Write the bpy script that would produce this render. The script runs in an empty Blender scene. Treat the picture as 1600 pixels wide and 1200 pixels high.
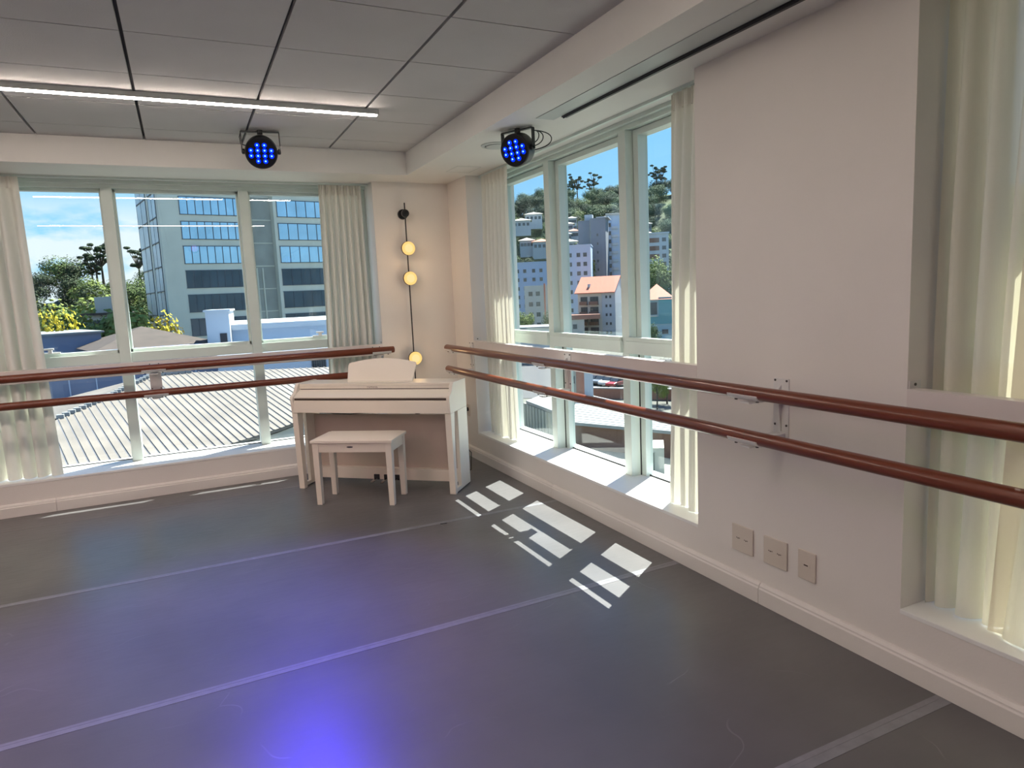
import bpy, math, random
from mathutils import Vector, Matrix

sc = bpy.context.scene
COL = sc.collection
R = math.radians

# ------------------------------------------------------------------ camera
FPX = 1064.7
CAM = Vector((0.0, 0.0, 1.6))
ROW = [Vector((0.9000, -0.4340, -0.0452)), Vector((-0.0970, -0.1000, -0.9902)), Vector((0.4253, 0.8953, -0.1321))]
_q = (0.44371, -0.13253, -0.04519)            # yaw, pitch, roll
_f = Vector((math.sin(_q[0]) * math.cos(_q[1]), math.cos(_q[0]) * math.cos(_q[1]), math.sin(_q[1])))
_r = _f.cross(Vector((0, 0, 1))).normalized()
_u = _r.cross(_f)
RT = _r * math.cos(_q[2]) + _u * math.sin(_q[2])
UP = -_r * math.sin(_q[2]) + _u * math.cos(_q[2])
cd = bpy.data.cameras.new('camera')
cam = bpy.data.objects.new('camera', cd)
COL.objects.link(cam)
cam.matrix_world = Matrix(((RT.x, UP.x, -_f.x, CAM.x), (RT.y, UP.y, -_f.y, CAM.y), (RT.z, UP.z, -_f.z, CAM.z), (0, 0, 0, 1)))
cd.sensor_width = 36
cd.lens = 36 * FPX / 1600
cd.clip_end = 2000
cd.clip_start = 0.05
sc.camera = cam

sc.view_settings.view_transform = 'Standard'
sc.view_settings.look = 'None'
sc.view_settings.gamma = 1
sc.view_settings.use_curve_mapping = False
sc.view_settings.exposure = 0.35
sc.cycles.max_bounces = 9
sc.cycles.diffuse_bounces = 5
sc.cycles.glossy_bounces = 3
sc.cycles.transparent_max_bounces = 12
sc.cycles.caustics_reflective = False
sc.cycles.caustics_refractive = False
sc.cycles.sample_clamp_indirect = 6


def lin(r, g=None, b=None):
    if g is None:
        r, g, b = r
    o = []
    for c in (r, g, b):
        c = c / 255.0
        o.append(c / 12.92 if c <= 0.04045 else ((c + 0.055) / 1.055) ** 2.4)
    return (o[0], o[1], o[2], 1.0)


# ------------------------------------------------------------------ sky
w = bpy.data.worlds.new('sky')
sc.world = w
w.use_nodes = True
nt = w.node_tree
nt.nodes.clear()
N = nt.nodes.new
tc = N('ShaderNodeTexCoord')
sx = N('ShaderNodeSeparateXYZ')
nt.links.new(tc.outputs['Generated'], sx.inputs[0])
ramp = N('ShaderNodeValToRGB')
ramp.color_ramp.elements[0].position = 0.0
ramp.color_ramp.elements[0].color = (0.40, 0.74, 1.0, 1)
ramp.color_ramp.elements[1].position = 0.75
ramp.color_ramp.elements[1].color = (0.09, 0.27, 0.75, 1)
e = ramp.color_ramp.elements.new(0.28)
e.color = (0.20, 0.52, 1.0, 1)
nt.links.new(sx.outputs['Z'], ramp.inputs[0])
mp = N('ShaderNodeMapping')
mp.inputs['Scale'].default_value = (1, 1, 2.6)
nt.links.new(tc.outputs['Generated'], mp.inputs[0])
ns = N('ShaderNodeTexNoise')
ns.inputs['Scale'].default_value = 6.0
ns.inputs['Detail'].default_value = 9
ns.inputs['Roughness'].default_value = 0.55
nt.links.new(mp.outputs[0], ns.inputs['Vector'])
cr = N('ShaderNodeMapRange')
cr.inputs[1].default_value = 0.40
cr.inputs[2].default_value = 0.50
nt.links.new(ns.outputs['Fac'], cr.inputs[0])
zr = N('ShaderNodeMapRange')          # clouds hug the horizon
zr.inputs[1].default_value = 0.150
zr.inputs[2].default_value = 0.105
nt.links.new(sx.outputs['Z'], zr.inputs[0])
xr = N('ShaderNodeMapRange')          # a bank of clouds in the north-west only
xr.inputs[1].default_value = 0.25
xr.inputs[2].default_value = 0.0
nt.links.new(sx.outputs['X'], xr.inputs[0])
m1 = N('ShaderNodeMath'); m1.operation = 'MULTIPLY'
m2 = N('ShaderNodeMath'); m2.operation = 'MULTIPLY'
nt.links.new(cr.outputs[0], m1.inputs[0]); nt.links.new(zr.outputs[0], m1.inputs[1])
nt.links.new(m1.outputs[0], m2.inputs[0]); nt.links.new(xr.outputs[0], m2.inputs[1])
mx = N('ShaderNodeMix'); mx.data_type = 'RGBA'
nt.links.new(m2.outputs[0], mx.inputs[0])
nt.links.new(ramp.outputs[0], mx.inputs[6])
mx.inputs[7].default_value = (0.78, 0.86, 0.95, 1)
bg = N('ShaderNodeBackground')
bg.inputs[1].default_value = 1.0
nt.links.new(mx.outputs[2], bg.inputs[0])
wo = N('ShaderNodeOutputWorld')
nt.links.new(bg.outputs[0], wo.inputs[0])

# ------------------------------------------------------------------ sun
SUN = Vector((-0.567, -0.353, -1.0)).normalized()
sl = bpy.data.lights.new('sun', 'SUN')
sl.energy = 17.0
sl.angle = R(0.22)
sl.color = (1.0, 0.975, 0.92)
so = bpy.data.objects.new('sun', sl)
so.rotation_euler = SUN.to_track_quat('-Z', 'Y').to_euler()
so.location = (20, 15, 40)
COL.objects.link(so)

# ------------------------------------------------------------------ pixel -> place (used to measure positions off the photograph)
def ray(x, y):
    return RT * ((x - 800) / FPX) - UP * ((y - 600) / FPX) + _f


def at(x, y, D):            # point seen at pixel, at horizontal distance D
    d = ray(x, y)
    t = D / math.hypot(d.x, d.y)
    return CAM + d * t


def atz(x, y, z):
    d = ray(x, y)
    return CAM + d * ((z - CAM.z) / d.z)


# ------------------------------------------------------------------ materials
MATS = {}


def mat(name, col, rough=0.6, metal=0.0, noise=0.0, nscale=8.0, bump=0.0, bscale=60.0, spec=0.5, coat=0.0, emis=None, estr=0.0, stretch=None):
    m = bpy.data.materials.new(name)
    m.use_nodes = True
    t = m.node_tree
    b = t.nodes['Principled BSDF']
    c = lin(col)
    b.inputs['Base Color'].default_value = c
    b.inputs['Roughness'].default_value = rough
    b.inputs['Metallic'].default_value = metal
    b.inputs['Specular IOR Level'].default_value = spec
    b.inputs['Coat Weight'].default_value = coat
    if emis:
        b.inputs['Emission Color'].default_value = (*emis, 1)
        b.inputs['Emission Strength'].default_value = estr
    co = t.nodes.new('ShaderNodeTexCoord')
    vec = co.outputs['Object']
    if stretch:
        mpn = t.nodes.new('ShaderNodeMapping')
        mpn.inputs['Scale'].default_value = stretch
        t.links.new(vec, mpn.inputs[0])
        vec = mpn.outputs[0]
    if noise:
        n = t.nodes.new('ShaderNodeTexNoise')
        n.inputs['Scale'].default_value = nscale
        n.inputs['Detail'].default_value = 6
        t.links.new(vec, n.inputs['Vector'])
        rp = t.nodes.new('ShaderNodeValToRGB')
        rp.color_ramp.elements[0].position = 0.3
        rp.color_ramp.elements[1].position = 0.7
        rp.color_ramp.elements[0].color = tuple(max(0, v * (1 - noise)) for v in c[:3]) + (1,)
        rp.color_ramp.elements[1].color = tuple(min(1, v * (1 + noise)) for v in c[:3]) + (1,)
        t.links.new(n.outputs['Fac'], rp.inputs[0])
        t.links.new(rp.outputs[0], b.inputs['Base Color'])
    if bump:
        n = t.nodes.new('ShaderNodeTexNoise')
        n.inputs['Scale'].default_value = bscale
        n.inputs['Detail'].default_value = 4
        t.links.new(vec, n.inputs['Vector'])
        bp = t.nodes.new('ShaderNodeBump')
        bp.inputs['Strength'].default_value = bump
        bp.inputs['Distance'].default_value = 0.01
        t.links.new(n.outputs['Fac'], bp.inputs['Height'])
        t.links.new(bp.outputs[0], b.inputs['Normal'])
    MATS[name] = m
    return m


WALL = mat('wall_paint', (222, 217, 212), 0.55, noise=0.02, nscale=2.5, bump=0.05, bscale=90)
CEIL = mat('ceiling_paint', (214, 212, 208), 0.6, noise=0.02, nscale=3, bump=0.04, bscale=80)
TILE = mat('ceiling_tile', (186, 184, 184), 0.75, noise=0.035, nscale=3, bump=0.15, bscale=140)
GRID = mat('ceiling_gap', (70, 68, 68), 0.8)
SILL = mat('sill_stone', (232, 232, 230), 0.35, noise=0.02, nscale=5)
ALU = mat('window_aluminium', (206, 217, 211), 0.4, noise=0.015, nscale=10)
GASK = mat('rubber_gasket', (28, 30, 32), 0.7)
LEDGE = mat('ledge_enamel', (214, 206, 202), 0.35, noise=0.015)
BRK = mat('bracket_enamel', (216, 214, 212), 0.4)
SCREW = mat('screw_steel', (90, 88, 86), 0.35, metal=0.8)
PIANO = mat('piano_white_wood', (236, 226, 212), 0.38, noise=0.015, nscale=4)
PIANOB = mat('piano_panel_board', (196, 180, 168), 0.5, noise=0.02)
DARKSLOT = mat('dark_slot', (70, 56, 46), 0.6)
SEAT = mat('bench_vinyl', (234, 220, 204), 0.45, bump=0.05, bscale=120)
BLACK = mat('black_metal', (18, 18, 22), 0.4, noise=0.1)
BLACKP = mat('black_plastic', (22, 22, 28), 0.45)
CABLE = mat('black_rubber_cable', (14, 14, 14), 0.6)
CHROME = mat('chrome', (190, 190, 190), 0.18, metal=1.0)
PLATE = mat('outlet_plastic', (206, 196, 184), 0.3, coat=0.3)
TAPE = mat('floor_tape_vinyl', (126, 126, 131), 0.36, noise=0.12, nscale=20, spec=0.6)
GREYM = mat('diffuser_aluminium', (176, 180, 178), 0.4)
LETTER = mat('lettering_grey', (120, 106, 96), 0.4, metal=0.5)


def wood_mat(name, stretch):
    m = mat(name, (104, 48, 27), 0.30, noise=0.16, nscale=10, spec=0.5, coat=0.25, stretch=stretch)
    return m


WOODX = wood_mat('varnished_wood_x', (0.6, 9, 9))
WOODY = wood_mat('varnished_wood_y', (9, 0.6, 9))

# floor: grey vinyl with scuffs
FLOOR = bpy.data.materials.new('grey_dance_vinyl')
FLOOR.use_nodes = True
t = FLOOR.node_tree
b = t.nodes['Principled BSDF']
co = t.nodes.new('ShaderNodeTexCoord')
n1 = t.nodes.new('ShaderNodeTexNoise'); n1.inputs['Scale'].default_value = 1.6; n1.inputs['Detail'].default_value = 8
t.links.new(co.outputs['Object'], n1.inputs['Vector'])
rp = t.nodes.new('ShaderNodeValToRGB')
rp.color_ramp.elements[0].position = 0.35; rp.color_ramp.elements[1].position = 0.7
rp.color_ramp.elements[0].color = lin(91, 89, 90); rp.color_ramp.elements[1].color = lin(104, 102, 103)
t.links.new(n1.outputs['Fac'], rp.inputs[0])
mpn = t.nodes.new('ShaderNodeMapping'); mpn.inputs['Scale'].default_value = (3, 16, 1); mpn.inputs['Rotation'].default_value = (0, 0, 0.25)
t.links.new(co.outputs['Object'], mpn.inputs[0])
n2 = t.nodes.new('ShaderNodeTexNoise'); n2.inputs['Scale'].default_value = 2.2; n2.inputs['Detail'].default_value = 10; n2.inputs['Roughness'].default_value = 0.7
t.links.new(mpn.outputs[0], n2.inputs['Vector'])
r2 = t.nodes.new('ShaderNodeMapRange'); r2.inputs[1].default_value = 0.3; r2.inputs[2].default_value = 0.75; r2.inputs[3].default_value = 0.28; r2.inputs[4].default_value = 0.40
t.links.new(n2.outputs['Fac'], r2.inputs[0]); t.links.new(r2.outputs[0], b.inputs['Roughness'])
# scuff marks
vo = t.nodes.new('ShaderNodeTexVoronoi'); vo.feature = 'DISTANCE_TO_EDGE'; vo.inputs['Scale'].default_value = 1.3
mp2 = t.nodes.new('ShaderNodeMapping'); mp2.inputs['Scale'].default_value = (1.0, 2.3, 1)
nw = t.nodes.new('ShaderNodeTexNoise'); nw.inputs['Scale'].default_value = 2.0
t.links.new(co.outputs['Object'], nw.inputs['Vector'])
mv = t.nodes.new('ShaderNodeMix'); mv.data_type = 'VECTOR'; mv.inputs[0].default_value = 0.35
t.links.new(co.outputs['Object'], mv.inputs[4]); t.links.new(nw.outputs['Color'], mv.inputs[5])
t.links.new(mv.outputs[1], mp2.inputs[0]); t.links.new(mp2.outputs[0], vo.inputs['Vector'])
r3 = t.nodes.new('ShaderNodeMapRange'); r3.inputs[1].default_value = 0.0; r3.inputs[2].default_value = 0.004; r3.inputs[3].default_value = 1; r3.inputs[4].default_value = 0
t.links.new(vo.outputs['Distance'], r3.inputs[0])
n3 = t.nodes.new('ShaderNodeTexNoise'); n3.inputs['Scale'].default_value = 3.3
t.links.new(co.outputs['Object'], n3.inputs['Vector'])
r4 = t.nodes.new('ShaderNodeMapRange'); r4.inputs[1].default_value = 0.56; r4.inputs[2].default_value = 0.66; r4.inputs[4].default_value = 0.35
t.links.new(n3.outputs['Fac'], r4.inputs[0])
mm = t.nodes.new('ShaderNodeMath'); mm.operation = 'MULTIPLY'
t.links.new(r3.outputs[0], mm.inputs[0]); t.links.new(r4.outputs[0], mm.inputs[1])
mc = t.nodes.new('ShaderNodeMix'); mc.data_type = 'RGBA'
t.links.new(mm.outputs[0], mc.inputs[0]); t.links.new(rp.outputs[0], mc.inputs[6]); mc.inputs[7].default_value = lin(150, 148, 150)
t.links.new(mc.outputs[2], b.inputs['Base Color'])
b.inputs['Specular IOR Level'].default_value = 0.55
bp = t.nodes.new('ShaderNodeBump'); bp.inputs['Strength'].default_value = 0.045; bp.inputs['Distance'].default_value = 0.01
t.links.new(n2.outputs['Fac'], bp.inputs['Height']); t.links.new(bp.outputs[0], b.inputs['Normal'])


def glass_mat(name, tint, boost=0.035):
    m = bpy.data.materials.new(name)
    m.use_nodes = True
    t = m.node_tree
    t.nodes.clear()
    o = t.nodes.new('ShaderNodeOutputMaterial')
    mxs = t.nodes.new('ShaderNodeMixShader')
    fr = t.nodes.new('ShaderNodeLayerWeight'); fr.inputs[0].default_value = 0.5
    pw = t.nodes.new('ShaderNodeMath'); pw.operation = 'POWER'; pw.inputs[1].default_value = 5.0
    ml = t.nodes.new('ShaderNodeMath'); ml.operation = 'MULTIPLY_ADD'; ml.inputs[1].default_value = 0.95; ml.inputs[2].default_value = boost; ml.use_clamp = True
    t.links.new(fr.outputs['Facing'], pw.inputs[0])
    tr = t.nodes.new('ShaderNodeBsdfTransparent'); tr.inputs[0].default_value = (*tint, 1)
    gl = t.nodes.new('ShaderNodeBsdfGlossy'); gl.inputs['Roughness'].default_value = 0.0
    t.links.new(pw.outputs[0], ml.inputs[0]); t.links.new(ml.outputs[0], mxs.inputs[0])
    t.links.new(tr.outputs[0], mxs.inputs[1]); t.links.new(gl.outputs[0], mxs.inputs[2])
    t.links.new(mxs.outputs[0], o.inputs[0])
    return m


GLASS = glass_mat('window_glass', (0.94, 0.975, 0.96))


def cloth_mat(name, col, trans=0.5, holes=0.06, warm=0):
    m = bpy.data.materials.new(name)
    m.use_nodes = True
    t = m.node_tree
    t.nodes.clear()
    o = t.nodes.new('ShaderNodeOutputMaterial')
    d = t.nodes.new('ShaderNodeBsdfDiffuse'); d.inputs[0].default_value = lin(col)
    tl = t.nodes.new('ShaderNodeBsdfTranslucent'); tl.inputs[0].default_value = lin(tuple(min(255, c + k) for c, k in zip(col, (4, 2, -6 - warm))))
    tp = t.nodes.new('ShaderNodeBsdfTransparent')
    a = t.nodes.new('ShaderNodeMixShader'); a.inputs[0].default_value = trans
    c2 = t.nodes.new('ShaderNodeMixShader'); c2.inputs[0].default_value = holes
    co = t.nodes.new('ShaderNodeTexCoord')
    mpn = t.nodes.new('ShaderNodeMapping'); mpn.inputs['Scale'].default_value = (1, 1, 0.15)
    n = t.nodes.new('ShaderNodeTexNoise'); n.inputs['Scale'].default_value = 160; n.inputs['Detail'].default_value = 3
    t.links.new(co.outputs['Object'], mpn.inputs[0]); t.links.new(mpn.outputs[0], n.inputs['Vector'])
    bp = t.nodes.new('ShaderNodeBump'); bp.inputs['Strength'].default_value = 0.25; bp.inputs['Distance'].default_value = 0.003
    t.links.new(n.outputs['Fac'], bp.inputs['Height'])
    t.links.new(bp.outputs[0], d.inputs['Normal'])
    t.links.new(d.outputs[0], a.inputs[1]); t.links.new(tl.outputs[0], a.inputs[2])
    t.links.new(a.outputs[0], c2.inputs[1]); t.links.new(tp.outputs[0], c2.inputs[2])
    t.links.new(c2.outputs[0], o.inputs[0])
    return m


CLOTH = cloth_mat('linen_curtain', (228, 226, 218), 0.21, 0.0)
CLOTH2 = cloth_mat('open_weave_linen_curtain', (228, 222, 208), 0.24, 0.06, 6)


def emit_mat(name, col, s):
    m = bpy.data.materials.new(name)
    m.use_nodes = True
    t = m.node_tree
    t.nodes.clear()
    o = t.nodes.new('ShaderNodeOutputMaterial')
    em = t.nodes.new('ShaderNodeEmission')
    em.inputs[0].default_value = (*col, 1)
    em.inputs[1].default_value = s
    t.links.new(em.outputs[0], o.inputs[0])
    return m


STRIP = emit_mat('warm_led_strip', (1.0, 0.86, 0.75), 66.0)
DISC = emit_mat('warm_disc_glow', (1.0, 0.60, 0.20), 0.95)
DISCC = emit_mat('warm_disc_core', (1.0, 0.74, 0.34), 0.85)
BLUELED = emit_mat('blue_led', (0.0, 0.02, 1.0), 1.6)
BLUECORE = emit_mat('blue_led_core', (0.12, 0.36, 1.0), 2.6)
PINKLED = emit_mat('pink_led', (1.0, 0.10, 0.35), 4.0)


# ------------------------------------------------------------------ mesh helpers
class MB:
    def __init__(self):
        self.v = []; self.f = []; self.m = []

    def quadbox(self, P, mi=0):            # 8 points: bottom ring 0-3, top ring 4-7
        k = len(self.v)
        self.v += [tuple(p) for p in P]
        for q in ((3, 2, 1, 0), (4, 5, 6, 7), (0, 1, 5, 4), (1, 2, 6, 5), (2, 3, 7, 6), (3, 0, 4, 7)):
            self.f.append(tuple(k + i for i in q)); self.m.append(mi)
        return self

    def box(self, x0, y0, z0, x1, y1, z1, mi=0):
        x0, x1 = sorted((x0, x1)); y0, y1 = sorted((y0, y1)); z0, z1 = sorted((z0, z1))
        return self.quadbox([(x0, y0, z0), (x1, y0, z0), (x1, y1, z0), (x0, y1, z0), (x0, y0, z1), (x1, y0, z1), (x1, y1, z1), (x0, y1, z1)], mi)

    def prism(self, poly, a, b, axis='x', mi=0):   # 2D polygon extruded along an axis from a to b
        def P(p, s):
            if axis == 'x': return (s, p[0], p[1])
            if axis == 'y': return (p[0], s, p[1])
            return (p[0], p[1], s)
        k = len(self.v); n = len(poly)
        self.v += [P(p, a) for p in poly] + [P(p, b) for p in poly]
        self.f.append(tuple(k + i for i in range(n))); self.m.append(mi)
        self.f.append(tuple(k + n + i for i in reversed(range(n)))); self.m.append(mi)
        for i in range(n):
            j = (i + 1) % n
            self.f.append((k + j, k + i, k + n + i, k + n + j)); self.m.append(mi)
        return self

    def cyl(self, p0, p1, r0, r1=None, n=20, mi=0, caps=True):
        r1 = r0 if r1 is None else r1
        p0 = Vector(p0); p1 = Vector(p1); d = (p1 - p0).normalized()
        a = d.orthogonal().normalized(); bb = d.cross(a)
        k = len(self.v)
        for p, r in ((p0, r0), (p1, r1)):
            for i in range(n):
                th = 2 * math.pi * i / n
                self.v.append(tuple(p + a * (r * math.cos(th)) + bb * (r * math.sin(th))))
        for i in range(n):
            j = (i + 1) % n
            self.f.append((k + i, k + j, k + n + j, k + n + i)); self.m.append(mi)
        if caps:
            self.f.append(tuple(k + i for i in reversed(range(n)))); self.m.append(mi)
            self.f.append(tuple(k + n + i for i in range(n))); self.m.append(mi)
        return self

    def lathe(self, prof, origin, axis, n=28, mi=0):   # prof: list of (radius, distance along axis)
        o = Vector(origin); d = Vector(axis).normalized()
        a = d.orthogonal().normalized(); bb = d.cross(a)
        k = len(self.v)
        for r, h in prof:
            for i in range(n):
                th = 2 * math.pi * i / n
                self.v.append(tuple(o + d * h + a * (r * math.cos(th)) + bb * (r * math.sin(th))))
        for s in range(len(prof) - 1):
            for i in range(n):
                j = (i + 1) % n
                self.f.append((k + s * n + i, k + s * n + j, k + (s + 1) * n + j, k + (s + 1) * n + i)); self.m.append(mi)
        self.f.append(tuple(k + i for i in reversed(range(n)))); self.m.append(mi)
        self.f.append(tuple(k + (len(prof) - 1) * n + i for i in range(n))); self.m.append(mi)
        return self

    def tube(self, pts, r, n=8, mi=0):
        pts = [Vector(p) for p in pts]
        k = len(self.v)
        for i, p in enumerate(pts):
            d = (pts[min(i + 1, len(pts) - 1)] - pts[max(i - 1, 0)]).normalized()
            a = d.cross(Vector((0.13, 0.31, 0.94))).normalized(); bb = d.cross(a)
            for j in range(n):
                th = 2 * math.pi * j / n
                self.v.append(tuple(p + a * (r * math.cos(th)) + bb * (r * math.sin(th))))
        for i in range(len(pts) - 1):
            for j in range(n):
                jj = (j + 1) % n
                self.f.append((k + i * n + j, k + i * n + jj, k + (i + 1) * n + jj, k + (i + 1) * n + j)); self.m.append(mi)
        self.f.append(tuple(k + i for i in reversed(range(n)))); self.m.append(mi)
        self.f.append(tuple(k + (len(pts) - 1) * n + i for i in range(n))); self.m.append(mi)
        return self

    def build(self, name, mats, parent=None, bevel=0.0, smooth=False, seg=2):
        if not isinstance(mats, (list, tuple)):
            mats = [mats]
        me = bpy.data.meshes.new(name)
        me.from_pydata(self.v, [], self.f)
        for m in mats:
            me.materials.append(m)
        if len(mats) > 1:
            me.polygons.foreach_set('material_index', self.m)
        if smooth:
            me.polygons.foreach_set('use_smooth', [True] * len(self.f))
        me.update()
        o = bpy.data.objects.new(name, me)
        COL.objects.link(o)
        if parent:
            o.parent = parent
        if bevel:
            md = o.modifiers.new('bevel', 'BEVEL'); md.width = bevel; md.segments = seg; md.limit_method = 'ANGLE'; md.angle_limit = R(40)
        if smooth:
            md = o.modifiers.new('split', 'EDGE_SPLIT'); md.split_angle = R(38)
        return o


def tag(o, label=None, cat=None, group=None, kind=None):
    if label: o['label'] = label
    if cat: o['category'] = cat
    if group: o['group'] = group
    if kind: o['kind'] = kind
    return o


def empty(name, loc=(0, 0, 0), rz=0.0):
    o = bpy.data.objects.new(name, None)
    o.empty_display_size = 0.1
    o.location = loc
    o.rotation_euler = (0, 0, rz)
    COL.objects.link(o)
    return o


def children(o):
    return [c for c in list(bpy.data.objects) if c.parent == o]


def copy_tree(o, parent=None):
    c = o.copy()
    COL.objects.link(c)
    if parent: c.parent = parent
    for ch in children(o):
        copy_tree(ch, c)
    return c


# ------------------------------------------------------------------ room shell
W = 2.49       # inner face of the right wall (x)
B = 6.53       # inner face of the back wall (y)
XL, YF = -4.6, -3.6
SZ, CZ = 2.70, 2.90
WT = 0.50      # wall thickness
S0 = 0.27      # sill height

f = tag(MB().box(XL - 0.3, YF - 0.3, -0.15, W + WT, B + WT, 0).build('floor', FLOOR), kind='structure')

# right wall: pier, two openings
wr = MB()
wr.box(W, 6.05, 0, W + WT, B + WT, SZ)
wr.box(W, 2.89, 0, W + WT, 6.05, S0 - 0.02)
wr.box(W, 1.69, 0, W + WT, 2.89, SZ)
wr.box(W, -1.6, 0, W + WT, 1.69, S0 - 0.02)
wr.box(W, YF, 0, W + WT, -1.6, SZ)
wr.box(W, YF, SZ + 0.02, W + WT, B + WT, 3.2)
tag(wr.build('wall_right', WALL), kind='structure')
wb = MB()
wb.box(1.73, B, 0, W, B + WT, SZ)
wb.box(-1.95, B, 0, 1.73, B + WT, S0 - 0.02)
wb.box(XL, B, 0, -1.95, B + WT, SZ)
wb.box(XL, B, SZ + 0.02, W, B + WT, 3.2)
tag(wb.build('wall_back', WALL), kind='structure')
tag(MB().box(XL - 0.3, YF, 0, XL, B + WT, 3.2).build('wall_left', WALL), kind='structure')
tag(MB().box(XL - 0.3, YF - 0.3, 0, W + WT, YF, 3.2).build('wall_front', WALL), kind='structure')

# ceiling: tiles with shadow gaps
ct = MB()
ct.box(XL, YF, CZ + 0.03, W, B, CZ + 0.3, 1)
xs = [-0.13 + 0.70 * i for i in range(-7, 4)]
ys = [3.17 + 0.65 * i for i in range(-11, 6)]
xs = [XL] + [x for x in xs if x > XL + 0.1] ; xs.append(1.955) if xs[-1] < 1.9 else None
ys = [YF] + [y for y in ys if YF + 0.1 < y < 6.1] + [6.13]
for i in range(len(xs) - 1):
    for j in range(len(ys) - 1):
        ct.box(xs[i] + 0.009, ys[j] + 0.004, CZ, xs[i + 1] - 0.009, ys[j + 1] - 0.004, CZ + 0.031, 0)
tag(ct.build('ceiling', [TILE, GRID], bevel=0.0), kind='structure')
# dropped border
so1 = MB()
so1.prism([(XL, 6.13), (1.955, 6.13), (1.955, YF), (W + WT, YF), (W + WT, B + WT), (XL, B + WT)], SZ, SZ + 0.32, 'z')
tag(so1.build('trim_1', CEIL), kind='structure')
hatch = MB()
for a in ((2.245, 5.62, 2.25, 5.90), (2.245, 5.895, 2.47, 5.90), (2.465, 5.62, 2.47, 5.90), (2.245, 5.62, 2.47, 5.625)):
    hatch.box(a[0], a[1], SZ - 0.0015, a[2], a[3], SZ + 0.001)
hatch.box(2.25, 5.625, SZ - 0.0008, 2.465, 5.895, SZ + 0.001, 1)
tag(hatch.build('trim_2', [GREYM, CEIL]), kind='structure')

# sills
tag(MB().box(W - 0.004, 2.89, S0 - 0.02, W + WT, 6.05, S0).build('trim_3', SILL, bevel=0.003), kind='structure')
tag(MB().box(W - 0.004, -1.6, S0 - 0.02, W + WT, 1.69, S0).build('trim_4', SILL, bevel=0.003), kind='structure')
tag(MB().box(-1.95, B - 0.004, S0 - 0.02, 1.73, B + WT, S0).build('trim_5', SILL, bevel=0.003), kind='structure')

# baseboards with a stepped top
def base_prof(s):
    return [(0, 0), (s * 0.028, 0), (s * 0.028, 0.078), (s * 0.022, 0.084), (s * 0.022, 0.092), (s * 0.012, 0.104), (0, 0.106)]
br = MB()
for a, c in ((YF, 2.418), (2.421, 4.55), (4.553, B)):
    br.prism([(W + p[0], p[1]) for p in base_prof(-1)], a, c, 'y')
tag(br.build('baseboard_right', WALL, bevel=0.0015), kind='structure')
bb_ = MB()
for a, c in ((XL, -1.078), (-1.075, 1.2), (1.203, W - 0.028)):
    bb_.prism([(B + p[0], p[1]) for p in base_prof(-1)], a, c, 'x')
tag(bb_.build('baseboard_back', WALL, bevel=0.0015), kind='structure')

# exterior overhang added to cut the sun, inferred from where sun patches end
oh = MB()
oh.prism([(XL, B + WT), (W + WT, B + WT), (W + WT, YF), (3.2655, YF), (3.2655, 7.31), (XL, 7.31)], 2.72, 3.15, 'z')
tag(oh.build('trim_6', WALL), kind='structure')

# ------------------------------------------------------------------ windows
XG, YG = 2.89, 6.93          # glass planes
# back window
w1 = tag(empty('window_1', (0, YG, S0)), kind='structure')
def wpart(mb, name, m, parent, bevel=0.002):
    o = mb.build(name, m, None, bevel=bevel)
    o.parent = parent
    o.matrix_parent_inverse = Matrix.Translation(-Vector(parent.location))
    return o
wpart(MB().box(-1.95, YG - 0.10, 2.635, 1.73, YG + 0.05, 2.70).box(-1.95, YG - 0.13, 2.67, 1.73, YG - 0.10, 2.70), 'head_frame', ALU, w1)
mulx = [-0.480, 0.608]
for x in mulx:
    wpart(MB().box(x - 0.042, YG - 0.12, S0, x + 0.042, YG + 0.05, 2.635), 'mullion', ALU, w1)
for x in (-1.93, -1.56, 1.71):
    wpart(MB().box(x - 0.03, YG - 0.10, S0, x + 0.02, YG + 0.05, 2.635), 'jamb', ALU, w1)
for a, c in ((-1.54, mulx[0] - 0.042), (mulx[0] + 0.042, mulx[1] - 0.042), (mulx[1] + 0.042, 1.68)):
    wpart(MB().box(a, YG - 0.09, 1.15, c, YG + 0.04, 1.235), 'transom', ALU, w1)
    s = MB()                                    # slim sash round the upper light
    s.box(a, YG - 0.05, 1.235, c, YG + 0.02, 1.262).box(a, YG - 0.05, 2.61, c, YG + 0.02, 2.635)
    s.box(a, YG - 0.05, 1.235, a + 0.018, YG + 0.02, 2.635).box(c - 0.018, YG - 0.05, 1.235, c, YG + 0.02, 2.635)
    wpart(s, 'sash', ALU, w1)
    wpart(MB().box(a, YG - 0.003, 1.24, c, YG + 0.003, 2.63), 'glass_pane', GLASS, w1, 0)
    wpart(MB().box(a, YG - 0.003, S0, c, YG + 0.003, 1.16), 'glass_pane', GLASS, w1, 0)
    wpart(MB().box(a, YG - 0.012, S0, c, YG - 0.004, S0 + 0.008), 'gasket', GASK, w1, 0)
    # handle on the sash
def handle(parent, p, along):
    m = MB()
    if along == 'x':
        m.box(p[0] - 0.07, p[1] - 0.015, p[2], p[0] + 0.07, p[1], p[2] + 0.014)
        m.box(p[0] - 0.014, p[1] - 0.045, p[2] + 0.008, p[0] + 0.014, p[1] - 0.005, p[2] + 0.045)
        m.box(p[0] - 0.04, p[1] - 0.055, p[2] + 0.036, p[0] + 0.03, p[1] - 0.035, p[2] + 0.050)
    wpart(m, 'window_handle', SILL, parent, 0.003)
handle(w1, (-1.03, YG - 0.05, 1.262), 'x')
handle(w1, (1.20, YG - 0.05, 1.262), 'x')

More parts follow.
